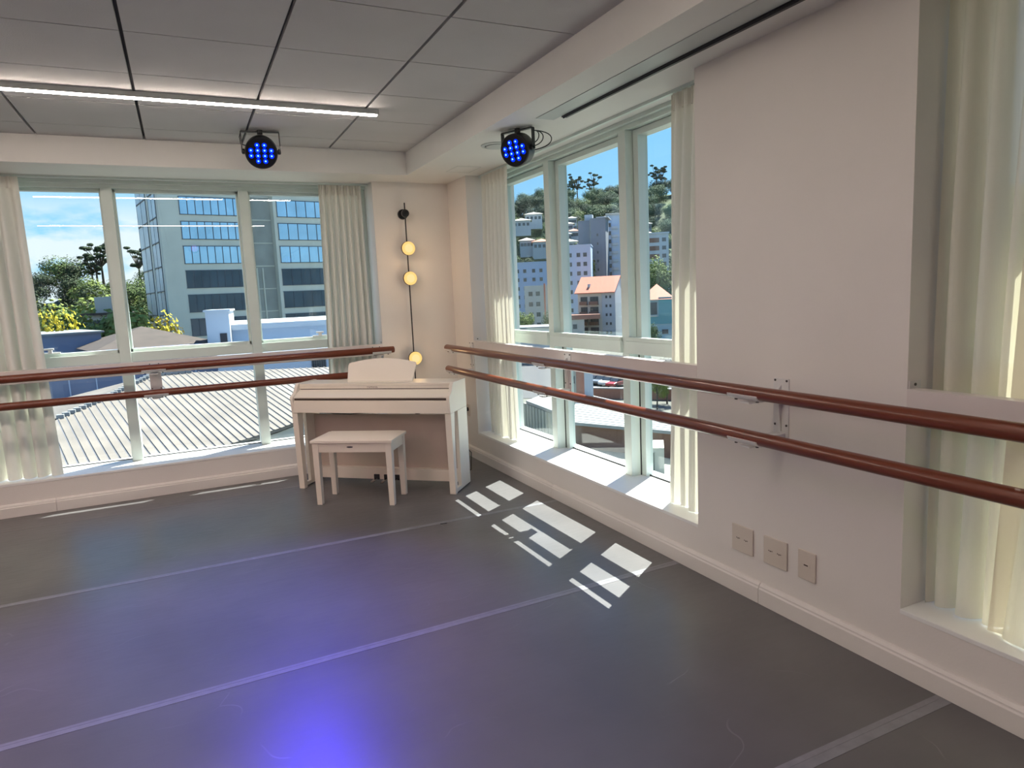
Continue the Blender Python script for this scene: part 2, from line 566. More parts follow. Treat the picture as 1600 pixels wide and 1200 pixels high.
def right_window(name, y0, y1, ms):
    w2 = tag(empty(name, (XG, y1, S0)), kind='structure')
    wpart(MB().box(XG - 0.11, y0, 2.645, XG + 0.05, y1, 2.70).box(XG - 0.14, y0, 2.675, XG - 0.11, y1, 2.70), 'head_frame', ALU, w2)
    for y in ms:
        wpart(MB().box(XG - 0.12, y - 0.045, S0, XG + 0.05, y + 0.040, 2.645), 'mullion', ALU, w2)
    for y in (y0 + 0.02, y1 - 0.02):
        wpart(MB().box(XG - 0.10, y - 0.02, S0, XG + 0.05, y + 0.02, 2.645), 'jamb', ALU, w2)
    edges = [y0 + 0.04] + sorted(ms) + [y1 - 0.04]
    for i in range(len(edges) - 1):
        a = edges[i] + (0.040 if i else 0)
        c = edges[i + 1] - (0.045 if i < len(edges) - 2 else 0)
        wpart(MB().box(XG - 0.145, a - 0.01, 1.15, XG - 0.09, c + 0.01, 1.235), 'transom', ALU, w2)
        # the sash stile beside the mullion, a black joint between them
        s = MB()
        s.box(XG - 0.06, c - 0.060, 1.15, XG + 0.02, c - 0.006, 2.640).box(XG - 0.06, a + 0.006, 1.225, XG + 0.02, a + 0.03, 2.640)
        s.box(XG - 0.14, a, 1.235, XG - 0.09, c, 1.262).box(XG - 0.06, a + 0.03, 2.60, XG + 0.02, c - 0.060, 2.640)
        wpart(s, 'sash', ALU, w2)
        wpart(MB().box(XG - 0.04, c - 0.060, S0, XG + 0.02, c - 0.006, 1.15), 'fixed_frame', ALU, w2)
        g = MB().box(XG - 0.045, c - 0.006, S0, XG - 0.03, c, 2.640)
        g.box(XG - 0.012, a, S0, XG - 0.004, c, S0 + 0.009)
        wpart(g, 'gasket', GASK, w2, 0)
        wpart(MB().box(XG - 0.003, a, 1.202, XG + 0.003, c - 0.03, 2.63), 'glass_pane', GLASS, w2, 0)
        wpart(MB().box(XG - 0.003, a, S0, XG + 0.003, c - 0.03, 1.198), 'glass_pane', GLASS, w2, 0)
    return w2
right_window('window_2', 2.89, 6.05, [5.015, 3.95])
right_window('window_3', -1.6, 1.69, [0.6, -0.5])

# ------------------------------------------------------------------ ledges across the openings (hold the barres)
def ledge(name, label, p0, p1, nx):
    # angle section: upright face + top flange, flush with the wall
    m = MB()
    if nx:   # right wall, along y
        m.box(W - 0.002, p0, 1.06, W + 0.006, p1, 1.165).box(W + 0.006, p0, 1.157, W + 0.055, p1, 1.165)
        m.box(W + 0.006, p0, 1.06, W + 0.02, p1, 1.066)
    else:
        m.box(p0, B - 0.002, 1.06, p1, B + 0.006, 1.165).box(p0, B + 0.006, 1.157, p1, B + 0.055, 1.165)
        m.box(p0, B + 0.006, 1.06, p1, B + 0.02, 1.066)
    root = empty(name, (W, p0, 1.06) if nx else (p0, B, 1.06))
    tag(root, label, 'ledge')
    o = m.build('angle_bar', LEDGE, bevel=0.001)
    o.parent = root; o.matrix_parent_inverse = Matrix.Translation(-Vector(root.location))
    for e_, s in ((p0, 1), (p1, -1)):
        g = MB()
        if nx: g.box(W + 0.006, e_, 1.10, W + 0.075, e_ + s * 0.004, 1.195); g.cyl((W + 0.04, e_ + s * 0.004, 1.18), (W + 0.04, e_ + s * 0.007, 1.18), 0.006, n=10, mi=1)
        else: g.box(e_, B + 0.006, 1.10, e_ + s * 0.004, B + 0.075, 1.195); g.cyl((e_ + s * 0.004, B + 0.04, 1.18), (e_ + s * 0.007, B + 0.04, 1.18), 0.006, n=10, mi=1)
        o = g.build('end_plate', [BRK, SCREW])
        o.parent = root; o.matrix_parent_inverse = Matrix.Translation(-Vector(root.location))
ledge('window_ledge', 'white metal rail spanning the back window opening behind the barres', -1.95, 1.73, False)
ledge('window_ledge', 'white metal rail spanning the corner side window with the view of towers', 2.89, 6.05, True)
ledge('window_ledge', 'white metal rail across the fully curtained side window', -1.6, 1.69, True)

# ------------------------------------------------------------------ barres and brackets
OFF = 0.22
OFFB = 0.195
ZU, ZL = 1.108, 0.903
def barre(name, label, p0, p1, m, seams):
    root = empty(name, p0)
    tag(root, label, 'ballet barre', 'wooden ballet barres')
    d = (Vector(p1) - Vector(p0)); L = d.length; d.normalize()
    mb = MB().lathe([(0.026, 0), (0.0308, 0.005), (0.0308, L - 0.005), (0.026, L)], (0, 0, 0), d, n=32)
    mb.build('rail', m, root, smooth=True)
    for s in seams:
        q = d * s
        MB().lathe([(0.0310, -0.001), (0.0310, 0.001)], q, d, n=32).build('joint', DARKSLOT, root, smooth=True)
xr_ = W - OFF
barre('ballet_barre', 'upper reddish wooden barre along the side wall and its windows', (xr_, -1.2, ZU), (xr_, 6.20, ZU), WOODY, [3.49])
barre('ballet_barre', 'lower reddish wooden barre along the side wall, sunlit patches on it', (xr_, -1.2, ZL), (xr_, 6.20, ZL), WOODY, [3.49])
barre('ballet_barre', 'upper dark wooden barre in front of the back window', (-4.0, B - OFFB, ZU + 0.012), (1.785, B - OFFB, ZU + 0.012), WOODX, [2.3])
barre('ballet_barre', 'lower dark wooden barre at the back window, its end behind the piano', (-4.0, B - OFFB, ZL + 0.008), (1.785, B - OFFB, ZL + 0.008), WOODX, [2.3])

def bracket(pos, rz, label, dz=0.0, OFF=OFF):
    # local: +Y towards the wall, origin on the wall face at floor level
    root = empty('barre_bracket', pos, rz)
    tag(root, label, 'bracket', 'white double barre brackets')
    pl = MB().box(-0.045, -0.006, 0.845, 0.045, 0.0, 1.15)
    pl.build('wall_plate', BRK, root, bevel=0.002)
    MB().prism([(-0.006, 0.90), (-0.006, 1.12), (-0.03, 1.10), (-0.012, 0.90)], -0.004, 0.004, 'x').build('web', BRK, root)
    for z in (ZU, ZL):
        a = MB()
        a.box(-0.028, -OFF - 0.012, z - 0.052 + dz, 0.028, -0.006, z - 0.044 + dz)
        a.box(-0.028, -0.14, z - 0.052 + dz, 0.028, -0.006, z - 0.010 + dz)
        a.build('arm', BRK, root, bevel=0.002)
        # cradle under the rail
        c = MB()
        n = 10
        pts = []
        for i in range(n + 1):
            th = R(196 + 148 * i / n)
            pts.append((math.cos(th) * 0.0355 - OFF, math.sin(th) * 0.0355 + z + dz))
        for i in range(n, -1, -1):
            th = R(196 + 148 * i / n)
            pts.append((math.cos(th) * 0.0310 - OFF, math.sin(th) * 0.0310 + z + dz))
        c.prism(pts, -0.09, 0.09, 'x')
        c.build('clamp', BRK, root)
        for sx_ in (-0.065, 0.065):
            MB().cyl((sx_, -OFF, z - 0.042 + dz), (sx_, -OFF, z - 0.031 + dz), 0.007, n=10).build('screw', SCREW, root)
    for x, z in ((-0.034, 1.14), (0.034, 1.14), (-0.034, 0.93), (0.034, 0.93), (-0.034, 0.855), (0.034, 0.855)):
        MB().cyl((x, -0.006, z), (x, -0.0085, z), 0.0055, n=10).build('screw', SCREW, root)
bracket((W, 2.303, 0), R(-90), 'white double bracket screwed to the side wall between the two side windows')
bracket((W - 0.002, 4.27, 0), R(-90), 'white double bracket on the side window rail, mid window')
bracket((W - 0.002, 6.10, 0), R(-90), 'white double bracket at the corner end of the side wall barres')
bracket((W - 0.002, 0.35, 0), R(-90), 'white double bracket on the rail of the curtained side window')
bracket((-0.256, B - 0.002, 0), 0, 'white double bracket on the back window rail near mid window', 0.01, OFFB)
bracket((1.66, B - 0.002, 0), 0, 'white double bracket at the corner end of the back window barres', 0.01, OFFB)
bracket((-2.17, B - 0.002, 0), 0, 'white double bracket behind the far curtain of the back window', 0.01, OFFB)

# ------------------------------------------------------------------ curtains
def curtain(label, A, Bp, A2, B2, folds, amp, seed, z0=S0 + 0.006, z1=2.675, top_amp=0.018, cm=None):
    cm = cm or CLOTH
    rnd = random.Random(seed)
    A, Bp, A2, B2 = (Vector((*p, 0)) for p in (A, Bp, A2, B2))
    nu, nv = folds * 14, 46
    ph = [rnd.uniform(-0.5, 0.5) for _ in range(folds + 2)]
    am = [rnd.uniform(0.6, 1.25) for _ in range(folds + 2)]
    dirn = (Bp - A).normalized()
    nrm = Vector((-dirn.y, dirn.x, 0))
    verts, faces = [], []
    for j in range(nv + 1):
        t = j / nv
        z = z1 + (z0 - z1) * t
        L = A.lerp(A2, t ** 1.2); Q = Bp.lerp(B2, t ** 1.2)
        k = 0.35 + 0.65 * min(1, max(0, (t - 0.04) / 0.5))
        for i in range(nu + 1):
            s = i / nu
            fi = s * folds
            i0 = int(min(fi, folds - 1e-6)); fr = fi - i0
            a = am[i0] * (1 - fr) + am[i0 + 1] * fr
            p = ph[i0] * (1 - fr) + ph[i0 + 1] * fr
            wv = math.sin(2 * math.pi * fi + p * k * 1.6)
            wv = math.copysign(abs(wv) ** 0.8, wv)
            am_ = top_amp if t < 0.045 else top_amp + (amp * a - top_amp) * min(1, (t - 0.045) / 0.35) ** 0.7
            off = wv * am_ + 0.010 * math.sin(3.1 * fi + 4 * t + seed) * t
            ss = s + (0.35 / folds) * math.sin(2 * math.pi * fi + 1.2) * t * 0.5
            pt = L.lerp(Q, ss) + nrm * off
            verts.append((pt.x, pt.y, z))
    for j in range(nv):
        for i in range(nu):
            a = j * (nu + 1) + i
            faces.append((a, a + 1, a + nu + 2, a + nu + 1))
    me = bpy.data.meshes.new('curtain')
    me.from_pydata(verts, [], faces)
    me.materials.append(cm)
    me.polygons.foreach_set('use_smooth', [True] * len(faces))
    root = empty('curtain', (A.x, A.y, z0))
    tag(root, label, 'curtain')
    o = bpy.data.objects.new('cloth', me)
    COL.objects.link(o); o.parent = root
    o.matrix_parent_inverse = Matrix.Translation(-Vector(root.location))
    # gathered heading band
    hb = MB()
    nseg = folds * 14
    k0 = len(hb.v)
    for zz in (z1 + 0.005, z1 - 0.085):
        for i in range(nseg + 1):
            s = i / nseg
            fi = s * folds * 2
            wv = math.sin(2 * math.pi * fi)
            pt = A.lerp(Bp, s) + nrm * (wv * 0.012 + (0.0))
            hb.v.append((pt.x + nrm.x * -0.0, pt.y, zz))
    for i in range(nseg):
        hb.f.append((i, i + 1, nseg + 2 + i, nseg + 1 + i)); hb.m.append(0)
    h = hb.build('heading_tape', cm, None, smooth=False)
    h.parent = root; h.matrix_parent_inverse = Matrix.Translation(-Vector(root.location))
    return root
curtain('pale linen curtain gathered at the outer side of the back window', (-1.86, 6.68), (-1.06, 6.64), (-1.86, 6.68), (-1.03, 6.64), 8, 0.055, 3)
curtain('pale linen curtain of the back window, gathered behind the music rest', (1.255, 6.66), (1.655, 6.66), (1.20, 6.66), (1.665, 6.66), 7, 0.045, 5)
curtain('cream linen curtain gathered at the corner end of the side window', (2.62, 5.98), (2.62, 5.42), (2.62, 5.98), (2.64, 5.44), 7, 0.05, 8)
curtain('sunlit cream linen curtain beside the plain wall pier, side window', (2.64, 3.26), (2.64, 2.95), (2.66, 3.34), (2.64, 2.94), 4, 0.05, 11)
curtain('cream linen curtain drawn to the pier in the second side window', (2.655, 1.683), (2.655, 1.24), (2.65, 1.683), (2.65, 1.30), 4, 0.045, 14, cm=CLOTH2)
curtain('wide flat cream linen curtain hanging over the second side window', (2.585, 1.33), (2.585, -1.5), (2.578, 1.475), (2.58, -1.5), 8, 0.016, 17, top_amp=0.012, cm=CLOTH2)

# curtain tracks
for a in (('x', -1.94, 1.72, 6.66), ('y', 2.90, 6.04, 2.63), ('y', -1.59, 1.68, 2.62)):
    m = MB()
    if a[0] == 'x': m.box(a[1], a[3] - 0.012, 2.682, a[2], a[3] + 0.012, 2.70)
    else: m.box(a[3] - 0.012, a[1], 2.682, a[3] + 0.012, a[2], 2.70)
    lab = {6.66: 'white curtain track above the back window', 2.63: 'white curtain track above the corner side window', 2.62: 'white curtain track above the second side window'}[a[3]]
    tag(m.build('curtain_track', ALU), lab, 'curtain track')

# ------------------------------------------------------------------ floor tapes
def tape(y0, y1, wd, label, m=TAPE, cat='floor tape'):
    xa, xb = XL + 0.01, W - 0.03
    def Y(x): return y0 + (y1 - y0) * (x + 0.8) / 3.2
    mb = MB()
    mb.prism([(xa, Y(xa) - wd / 2), (xb, Y(xb) - wd / 2), (xb, Y(xb) + wd / 2), (xa, Y(xa) + wd / 2)], 0.0, 0.0012, 'z')
    if wd > 0.03:     # overlap ridge of the doubled strip
        mb.prism([(xa, Y(xa) + wd * 0.12), (xb, Y(xb) + wd * 0.12), (xb, Y(xb) + wd * 0.5), (xa, Y(xa) + wd * 0.5)], 0.0012, 0.0018, 'z')
    tag(mb.build('floor_tape', m), label, cat, 'tape strips on the dance floor')
tape(1.50, 1.485, 0.060, 'grey floor tape strip lying closest to the camera, reaching the side baseboard')
tape(2.975, 3.04, 0.048, 'long grey floor tape crossing mid floor under the blue light')
tape(4.50, 4.465, 0.042, 'grey floor tape strip passing just in front of the bench legs')
TAPE2 = mat('floor_seam', (128, 124, 124), 0.4)
tape(6.10, 6.10, 0.014, 'thin faint floor seam close to the back baseboard', TAPE2)
tag(MB().prism([(0, 0), (0.045, -0.012), (0.046, -0.006), (0.002, 0.006)], 0, 0.003, 'z').build('hair_pin', BLACK), 'tiny dark hair pin lying on the grey floor', 'hair pin').location = (*atz(688, 819, 0).xy, 0)

# ------------------------------------------------------------------ wall plates
def outlet(yc, wd, label, kind):
    root = empty('wall_outlet', (W, yc, 0.290), R(-90))
    tag(root, label, 'outlet')
    h = 0.070
    MB().box(-wd / 2, -0.009, -h, wd / 2, 0, h).build('cover_plate', PLATE, root, bevel=0.003)
    if kind == 2:
        for dx in (-0.027, 0.027):
            m = MB().cyl((dx, -0.009, 0), (dx, -0.0095, 0), 0.021, n=6)
            g = m.build('socket', PLATE, root)
            MB().cyl((dx, -0.0094, 0), (dx, -0.0105, 0), 0.0035, n=10).build('pin_hole', DARKSLOT, g)
            for a in (-0.0095, 0.0095):
                MB().cyl((dx + a, -0.0094, 0.002), (dx + a, -0.0105, 0.002), 0.0028, n=10).build('pin_hole', DARKSLOT, g)
    else:
        g = MB().box(-0.020, -0.0105, -0.006, 0.020, -0.009, 0.010).build('rocker', PLATE, root)
        MB().box(-0.013, -0.0112, 0.000, 0.010, -0.0105, 0.006).build('data_port', DARKSLOT, g)
outlet(2.547, 0.145, 'square glossy double outlet plate, nearest the corner windows', 2)
outlet(2.331, 0.145, 'square double outlet plate, middle one of the three low plates', 2)
outlet(2.144, 0.098, 'narrow plate with a single slot, third of the three low plates', 1)
# outlets beside the piano on the corner end of the side wall
root = empty('wall_outlet', (W, 6.28, 0.46), R(-90)); tag(root, 'small outlet plate with a black plug beside the piano in the corner', 'outlet')
MB().box(-0.05, -0.008, -0.06, 0.05, 0, 0.06).build('cover_plate', PLATE, root, bevel=0.003)
MB().cyl((0.01, -0.008, 0.01), (0.01, -0.045, 0.01), 0.02, n=14).build('plug', BLACKP, root)

# ------------------------------------------------------------------ piano
pn = empty('digital_piano', (0.758, 6.0, 0), R(-41.35))
tag(pn, 'white upright digital piano standing across the corner with folded key lid', 'piano')
PW, PD = 1.447, 0.385
def cheek(x0, x1):
    return MB().prism([(0.004, 0.67), (-0.008, 0.79), (-0.002, 0.812), (0.022, 0.822), (0.045, 0.838), (0.064, 0.862), (0.078, 0.888), (0.100, 0.910), (PD, 0.910), (PD, 0.67)], x0, x1, 'x')
cheek(0, 0.028).build('side_cheek', PIANO, pn, bevel=0.002)
cheek(PW - 0.028, PW).build('side_cheek', PIANO, pn, bevel=0.002)
MB().box(0.028, 0.11, 0.885, PW - 0.028, PD, 0.906).build('top_lid', PIANO, pn, bevel=0.003)
MB().box(0.028, 0.108, 0.862, PW - 0.028, 0.13, 0.884).build('name_board', PIANO, pn, bevel=0.001)
MB().box(0.034, 0.110, 0.853, PW - 0.034, 0.128, 0.862).build('lid_gap', DARKSLOT, pn)
MB().prism([(0.004, 0.795), (0.004, 0.806), (0.108, 0.856), (0.118, 0.850)], 0.030, PW - 0.030, 'x').build('key_lid', PIANO, pn, bevel=0.002)
MB().box(0.030, 0.014, 0.776, PW - 0.030, 0.05, 0.795).build('lid_gap', DARKSLOT, pn)
MB().box(0.028, 0.0, 0.672, PW - 0.028, 0.02, 0.768).box(0.028, 0.004, 0.768, PW - 0.028, 0.03, 0.776).build('key_slip', PIANO, pn, bevel=0.002)
MB().box(0.028, 0.02, 0.672, PW - 0.028, PD - 0.02, 0.70).build('key_bed', PIANOB, pn)
MB().box(0.028, PD - 0.012, 0.70, PW - 0.028, PD, 0.90).build('rear_panel', PIANOB, pn)
for s, x0 in ((1, 0.0), (-1, PW)):
    a, c = sorted((x0, x0 + s * 0.052))
    # front leg: tapered, gently curved behind
    MB().prism([(0.006, 0.668), (0.022, 0.0), (0.070, 0.0), (0.068, 0.30), (0.074, 0.50), (0.088, 0.62), (0.092, 0.668)], a, c, 'x').build('front_leg', PIANO, pn, bevel=0.002)
    a, c = sorted((x0, x0 + s * 0.030))
    MB().box(a, 0.165, 0.008, c, PD, 0.668).build('side_panel', PIANO, pn, bevel=0.002)
    MB().box(a, 0.068, 0.008, c, 0.166, 0.040).build('foot_runner', PIANO, pn, bevel=0.002)
    MB().box(a + 0.004, 0.16, 0, c - 0.004, 0.20, 0.008).box(a + 0.004, PD - 0.05, 0, c - 0.004, PD - 0.01, 0.008).build('foot_pad', BLACKP, pn)
MB().box(0.030, 0.290, 0.145, PW - 0.030, 0.305, 0.610).build('modesty_panel', PIANOB, pn)
pb = MB().box(0.030, 0.235, 0.045, PW - 0.030, 0.31, 0.145).build('pedal_board', PIANO, pn, bevel=0.003)
for u in (0.64, 0.735, 0.83):
    p = MB().prism([(0.235, 0.052), (0.15, 0.046), (0.125, 0.040), (0.122, 0.046), (0.15, 0.054), (0.235, 0.062)], u - 0.014, u + 0.014, 'x').build('pedal', CHROME, pn, bevel=0.003)
    MB().box(u - 0.024, 0.222, 0.045, u + 0.024, 0.236, 0.090).build('pedal_mount', BLACKP, p)
# music rest: a tall board with an arched top, leaning back
n = 20
prof = [(0.44, 0.0)]
prof += [(0.437, 0.145)]
for i in range(n + 1):
    s = i / n
    prof.append((0.447 + s * 0.616, 0.162 + 0.040 * math.sin(math.pi * s) ** 0.85))
prof += [(1.071, 0.145), (1.045, 0.0)]
mr = MB()
k = len(prof)
for off in (0.0, 0.012):
    for (x, h) in prof:
        mr.v.append((x, 0.200 + h * 0.30 + off, 0.908 + h * 0.954))
mr.f.append(tuple(range(k))); mr.m.append(0)
mr.f.append(tuple(reversed(range(k, 2 * k)))); mr.m.append(0)
for i in range(k):
    j = (i + 1) % k
    mr.f.append((j, i, k + i, k + j)); mr.m.append(0)
mr.build('music_rest', PIANO, pn, bevel=0.002)
MB().box(0.46, 0.170, 0.906, 1.03, 0.202, 0.914).build('music_rest_lip', PIANO, pn, bevel=0.002)
# cable and controls under the key bed
MB().tube([(0.26, 0.06, 0.672), (0.36, 0.07, 0.655), (0.52, 0.08, 0.650), (0.68, 0.07, 0.665), (0.75, 0.06, 0.672)], 0.004).build('cable', CABLE, pn, smooth=True)
MB().lathe([(0.028, 0), (0.028, 0.012), (0.018, 0.018)], (1.13, 0.08, 0.672), (0, 0, -1)).build('headphone_box', BLACKP, pn)
MB().box(0.30, 0.06, 0.658, 0.34, 0.10, 0.672).build('cable_clip', BLACKP, pn)
pc = MB().tube([(1.28, PD + 0.006, 0.45), (1.36, PD + 0.03, 0.36), (1.45, PD + 0.05, 0.25), (1.44, PD + 0.05, 0.10), (1.30, PD + 0.04, 0.01)], 0.004).build('power_cable', CABLE, pn, smooth=True)


def text_part(body, size, loc, rot, m, name, parent, extr=0.0006, space=1.0):
    cu = bpy.data.curves.new('txt', 'FONT')
    cu.body = body; cu.size = size; cu.extrude = extr
    cu.align_x = 'CENTER'; cu.align_y = 'CENTER'; cu.space_character = space
    tmp = bpy.data.objects.new('txt', cu)
    COL.objects.link(tmp)
    bpy.context.view_layer.update()
    me = bpy.data.meshes.new_from_object(tmp.evaluated_get(bpy.context.evaluated_depsgraph_get()))
    bpy.data.objects.remove(tmp)
    me.materials.clear(); me.materials.append(m)
    o = bpy.data.objects.new(name, me)
    COL.objects.link(o)
    o.parent = parent; o.location = loc; o.rotation_euler = rot
    return o
text_part('YAMAHA', 0.021, (0.720, 0.1072, 0.873), (R(90), 0, 0), LETTER, 'lettering', pn, space=1.25)

# ------------------------------------------------------------------ bench
bn = empty('piano_bench', (0.838, 5.418, 0), R(-35))
tag(bn, 'small white piano bench with padded seat in front of the piano', 'bench')
for u in (0.0, 0.60):
    for v in (0.0, 0.285):
        s = 0.026; q = 0.021
        MB().quadbox([(u - q, v, 0), (u + q, v, 0), (u + q, v + 2 * q, 0), (u - q, v + 2 * q, 0),
                      (u - s, v - 0.003, 0.50), (u + s, v - 0.003, 0.50), (u + s, v + 2 * s, 0.50), (u - s, v + 2 * s, 0.50)]).build('leg', PIANO, bn, bevel=0.003)
ap = MB()
ap.box(0.024, 0.006, 0.425, 0.576, 0.022, 0.498).box(0.024, 0.307, 0.425, 0.576, 0.323, 0.498)
ap.box(-0.020, 0.045, 0.425, -0.004, 0.29, 0.498).box(0.604, 0.045, 0.425, 0.620, 0.29, 0.498)
ap.build('apron', PIANO, bn, bevel=0.001)
st = MB()
nx_, ny_ = 16, 10
gx0, gx1, gy0, gy1 = -0.036, 0.636, -0.016, 0.350
for j in range(ny_ + 1):
    for i in range(nx_ + 1):
        s, q = i / nx_, j / ny_
        ed = min(s, 1 - s, q * 0.55, (1 - q) * 0.55) * 2
        st.v.append((gx0 + (gx1 - gx0) * s, gy0 + (gy1 - gy0) * q, 0.522 + 0.022 * (1 - (1 - min(1, ed * 2.4)) ** 2.4)))
for j in range(ny_):
    for i in range(nx_):
        a = j * (nx_ + 1) + i
        st.f.append((a, a + 1, a + nx_ + 2, a + nx_ + 1)); st.m.append(0)
st.build('seat_pad', SEAT, bn, smooth=True)
MB().box(gx0, gy0, 0.500, gx1, gy1, 0.5225).build('seat_board', PIANO, bn, bevel=0.004)
bd = MB().lathe([(1, 0), (1, 0.002)], (0, 0, 0), (0, -1, 0), n=24).build('badge', BLACKP, bn)
bd.scale = (0.026, 1, 0.006); bd.location = (0.285, 0.0065, 0.467)
text_part('YAMAHA', 0.009, (0.285, 0.0042, 0.467), (R(90), 0, 0), CHROME, 'lettering', bn, 0.0002)

# ------------------------------------------------------------------ wall lamp (rod with glowing discs)
lx, ly = 2.012, B
wl = empty('wall_lamp', (lx, ly, 1.70))
tag(wl, 'tall thin black wall lamp rod with glowing round discs in the corner', 'lamp')
MB().cyl((0, -0.085, -0.92), (0, -0.085, 0.80), 0.006, n=12).build('rod', BLACK, wl, smooth=True)
MB().lathe([(0.048, 0.0), (0.048, 0.020), (0.044, 0.024)], (0, 0, 0.70), (0, -1, 0)).build('wall_canopy', BLACK, wl, smooth=True)
MB().lathe([(0.036, 0), (0.036, 0.030), (0.030, 0.034)], (0, -0.075, 0.70), (0, -1, 0)).cyl((0, -0.02, 0.70), (0, -0.09, 0.70), 0.010, n=12).build('mount', BLACK, wl, smooth=True)
for z in (0.37, 0.085, -0.690):
    d = MB().lathe([(0.060, 0.0), (0.066, 0.006), (0.066, 0.030)], (0.004, -0.082, z), (0, -1, 0)).build('disc_housing', BLACK, wl, smooth=True)
    MB().lathe([(0.064, 0.0), (0.064, 0.010), (0.055, 0.016)], (0.004, -0.112, z), (0, -1, 0)).build('glowing_disc', DISC, d, smooth=True)
    MB().lathe([(0.040, 0.0), (0.036, 0.003), (0.002, 0.004)], (0.004, -0.128, z), (0, -1, 0)).build('glowing_core', DISCC, d, smooth=True)
    l = bpy.data.lights.new('disc_light', 'POINT'); l.energy = 0.8; l.color = (1.0, 0.62, 0.30); l.shadow_soft_size = 0.05
    lo = bpy.data.objects.new('disc_light', l); COL.objects.link(lo); lo.parent = wl; lo.location = (0.004, -0.19, z)

# ------------------------------------------------------------------ stage lights
def par(pos, drop, face, label, rod_axis, hang, scale=1.0, cable=False, led=(BLUELED, BLUECORE), light=None):
    root = empty('stage_light', pos)
    tag(root, label, 'stage light')
    c = Vector((0, 0, -drop))
    n_ = Vector(face).normalized()
    ax = Vector(rod_axis).normalized()
    ax = (ax - n_ * ax.dot(n_)).normalized()
    up = n_.cross(ax)
    if up.z < 0: up = -up; 
    r = 0.108 * scale
    MB().lathe([(r * 0.55, -0.085), (r * 0.85, -0.070), (r * 0.97, -0.045), (r, -0.01), (r, 0.050), (r * 0.95, 0.056)], c, n_, n=36).build('housing', BLACK, root, smooth=True)
    fc = MB().lathe([(r * 0.93, 0.0), (r * 0.93, 0.004)], c + n_ * 0.052, n_, n=36).build('front_plate', BLACKP, root, smooth=True)
    rows = ((0.50, (-0.22, 0.22)), (0.17, (-0.62, -0.21, 0.21, 0.62)), (-0.17, (-0.62, -0.21, 0.21, 0.62)), (-0.50, (-0.22, 0.22)))
    rr = ax
    for h, cs in rows:
        for q in cs:
            p = c + n_ * 0.056 + up * (h * r) + rr * (q * r)
            g = MB().lathe([(0.0165 * scale, 0), (0.015 * scale, 0.004), (0.004, 0.007)], p, n_, n=12).build('led', led[0], root, smooth=True)
            MB().lathe([(0.0065 * scale, 0), (0.002, 0.003)], p + n_ * 0.0065 + up * 0.002, n_, n=10).build('led_core', led[1], g)
    # yoke
    b = MB()
    hx = Vector((rod_axis[0], rod_axis[1], 0)).normalized()
    w_ = r + 0.020
    q = Vector((-hx.y, hx.x, 0))
    def bar(p0, p1, t=0.004, wd=0.014):
        d = (p1 - p0)
        a = q * wd
        s = d.normalized().cross(q).normalized() * t
        b.quadbox([p0 - a - s, p0 + a - s, p0 + a + s, p0 - a + s, p1 - a - s, p1 + a - s, p1 + a + s, p1 - a + s])
    tz = Vector((0, 0, -0.012))
    bar(tz - hx * w_, tz + hx * w_)
    for sg in (-1, 1):
        bar(tz + hx * (sg * w_), c + hx * (sg * w_) + Vector((0, 0, -0.012)))
    b.build('yoke', BLACK, root)
    MB().cyl((0, 0, 0), (0, 0, -0.030), 0.020, n=14).build('ceiling_mount', BLACK, root)
    for sg in (-1, 1):
        MB().lathe([(0.012, 0), (0.020, 0.006), (0.020, 0.020), (0.014, 0.026)], c + hx * (sg * (r - 0.002)), hx * sg, n=14).build('tilt_knob', BLACK, root, smooth=True)
    if cable:
        bk = c - n_ * 0.075
        e1 = Vector((hx.x * w_, hx.y * w_, -0.03))
        for k_, (bul, o_) in enumerate(((0.075, 0.0), (0.11, 0.02), (0.18, 0.045))):
            pts = []
            s_ = bk + hx * 0.03 + Vector((0, 0, 0.02 - o_))
            out = Vector((0.74, -0.35, 0)) 
            for i in range(15):
                tt = i / 14
                pts.append(e1.lerp(s_, tt) + out * (bul * math.sin(math.pi * tt)) + Vector((0, 0, 0.012 * math.sin(2 * math.pi * tt))))
            MB().tube(pts, 0.0035).build('cable', CABLE, root, smooth=True)
    else:
        MB().tube([(hx * (-w_) + Vector((0, 0.02, -0.02)))[:], (hx * (-w_ - 0.006) + Vector((0, 0.05, -0.04)))[:], (hx * (-w_) + Vector((0, 0.06, -0.09)))[:], (c - n_ * 0.07)[:]], 0.0035).build('cable', CABLE, root, smooth=True)
    if light:
        l = bpy.data.lights.new('beam', 'SPOT')
        l.energy, l.color, l.spot_size, l.spot_blend = light[0], light[1], R(light[2]), 0.9
        l.shadow_soft_size = 0.06
        lo = bpy.data.objects.new('beam', l); COL.objects.link(lo); lo.parent = root
        lo.location = c + n_ * 0.085
        lo.rotation_euler = Vector(light[3]).to_track_quat('-Z', 'Y').to_euler()
BL = (0.05, 0.03, 1.0)
par((0.66, 5.62, CZ), 0.155, (-0.13, -0.90, -0.40), 'round black stage light with blue lights hanging from the tiled ceiling', (1, -0.13, 0), 0, 1.08, False, light=(340, BL, 62, (-0.20, -0.80, -0.90)))
par((2.165, 4.29, SZ), 0.135, (-0.80, -0.55, -0.28), 'round black stage light with blue lights and looped cables on the lowered ceiling border', (0.46, -0.89, 0), 0, 1.0, True, light=(120, BL, 50, (-0.95, -0.50, -0.90)))
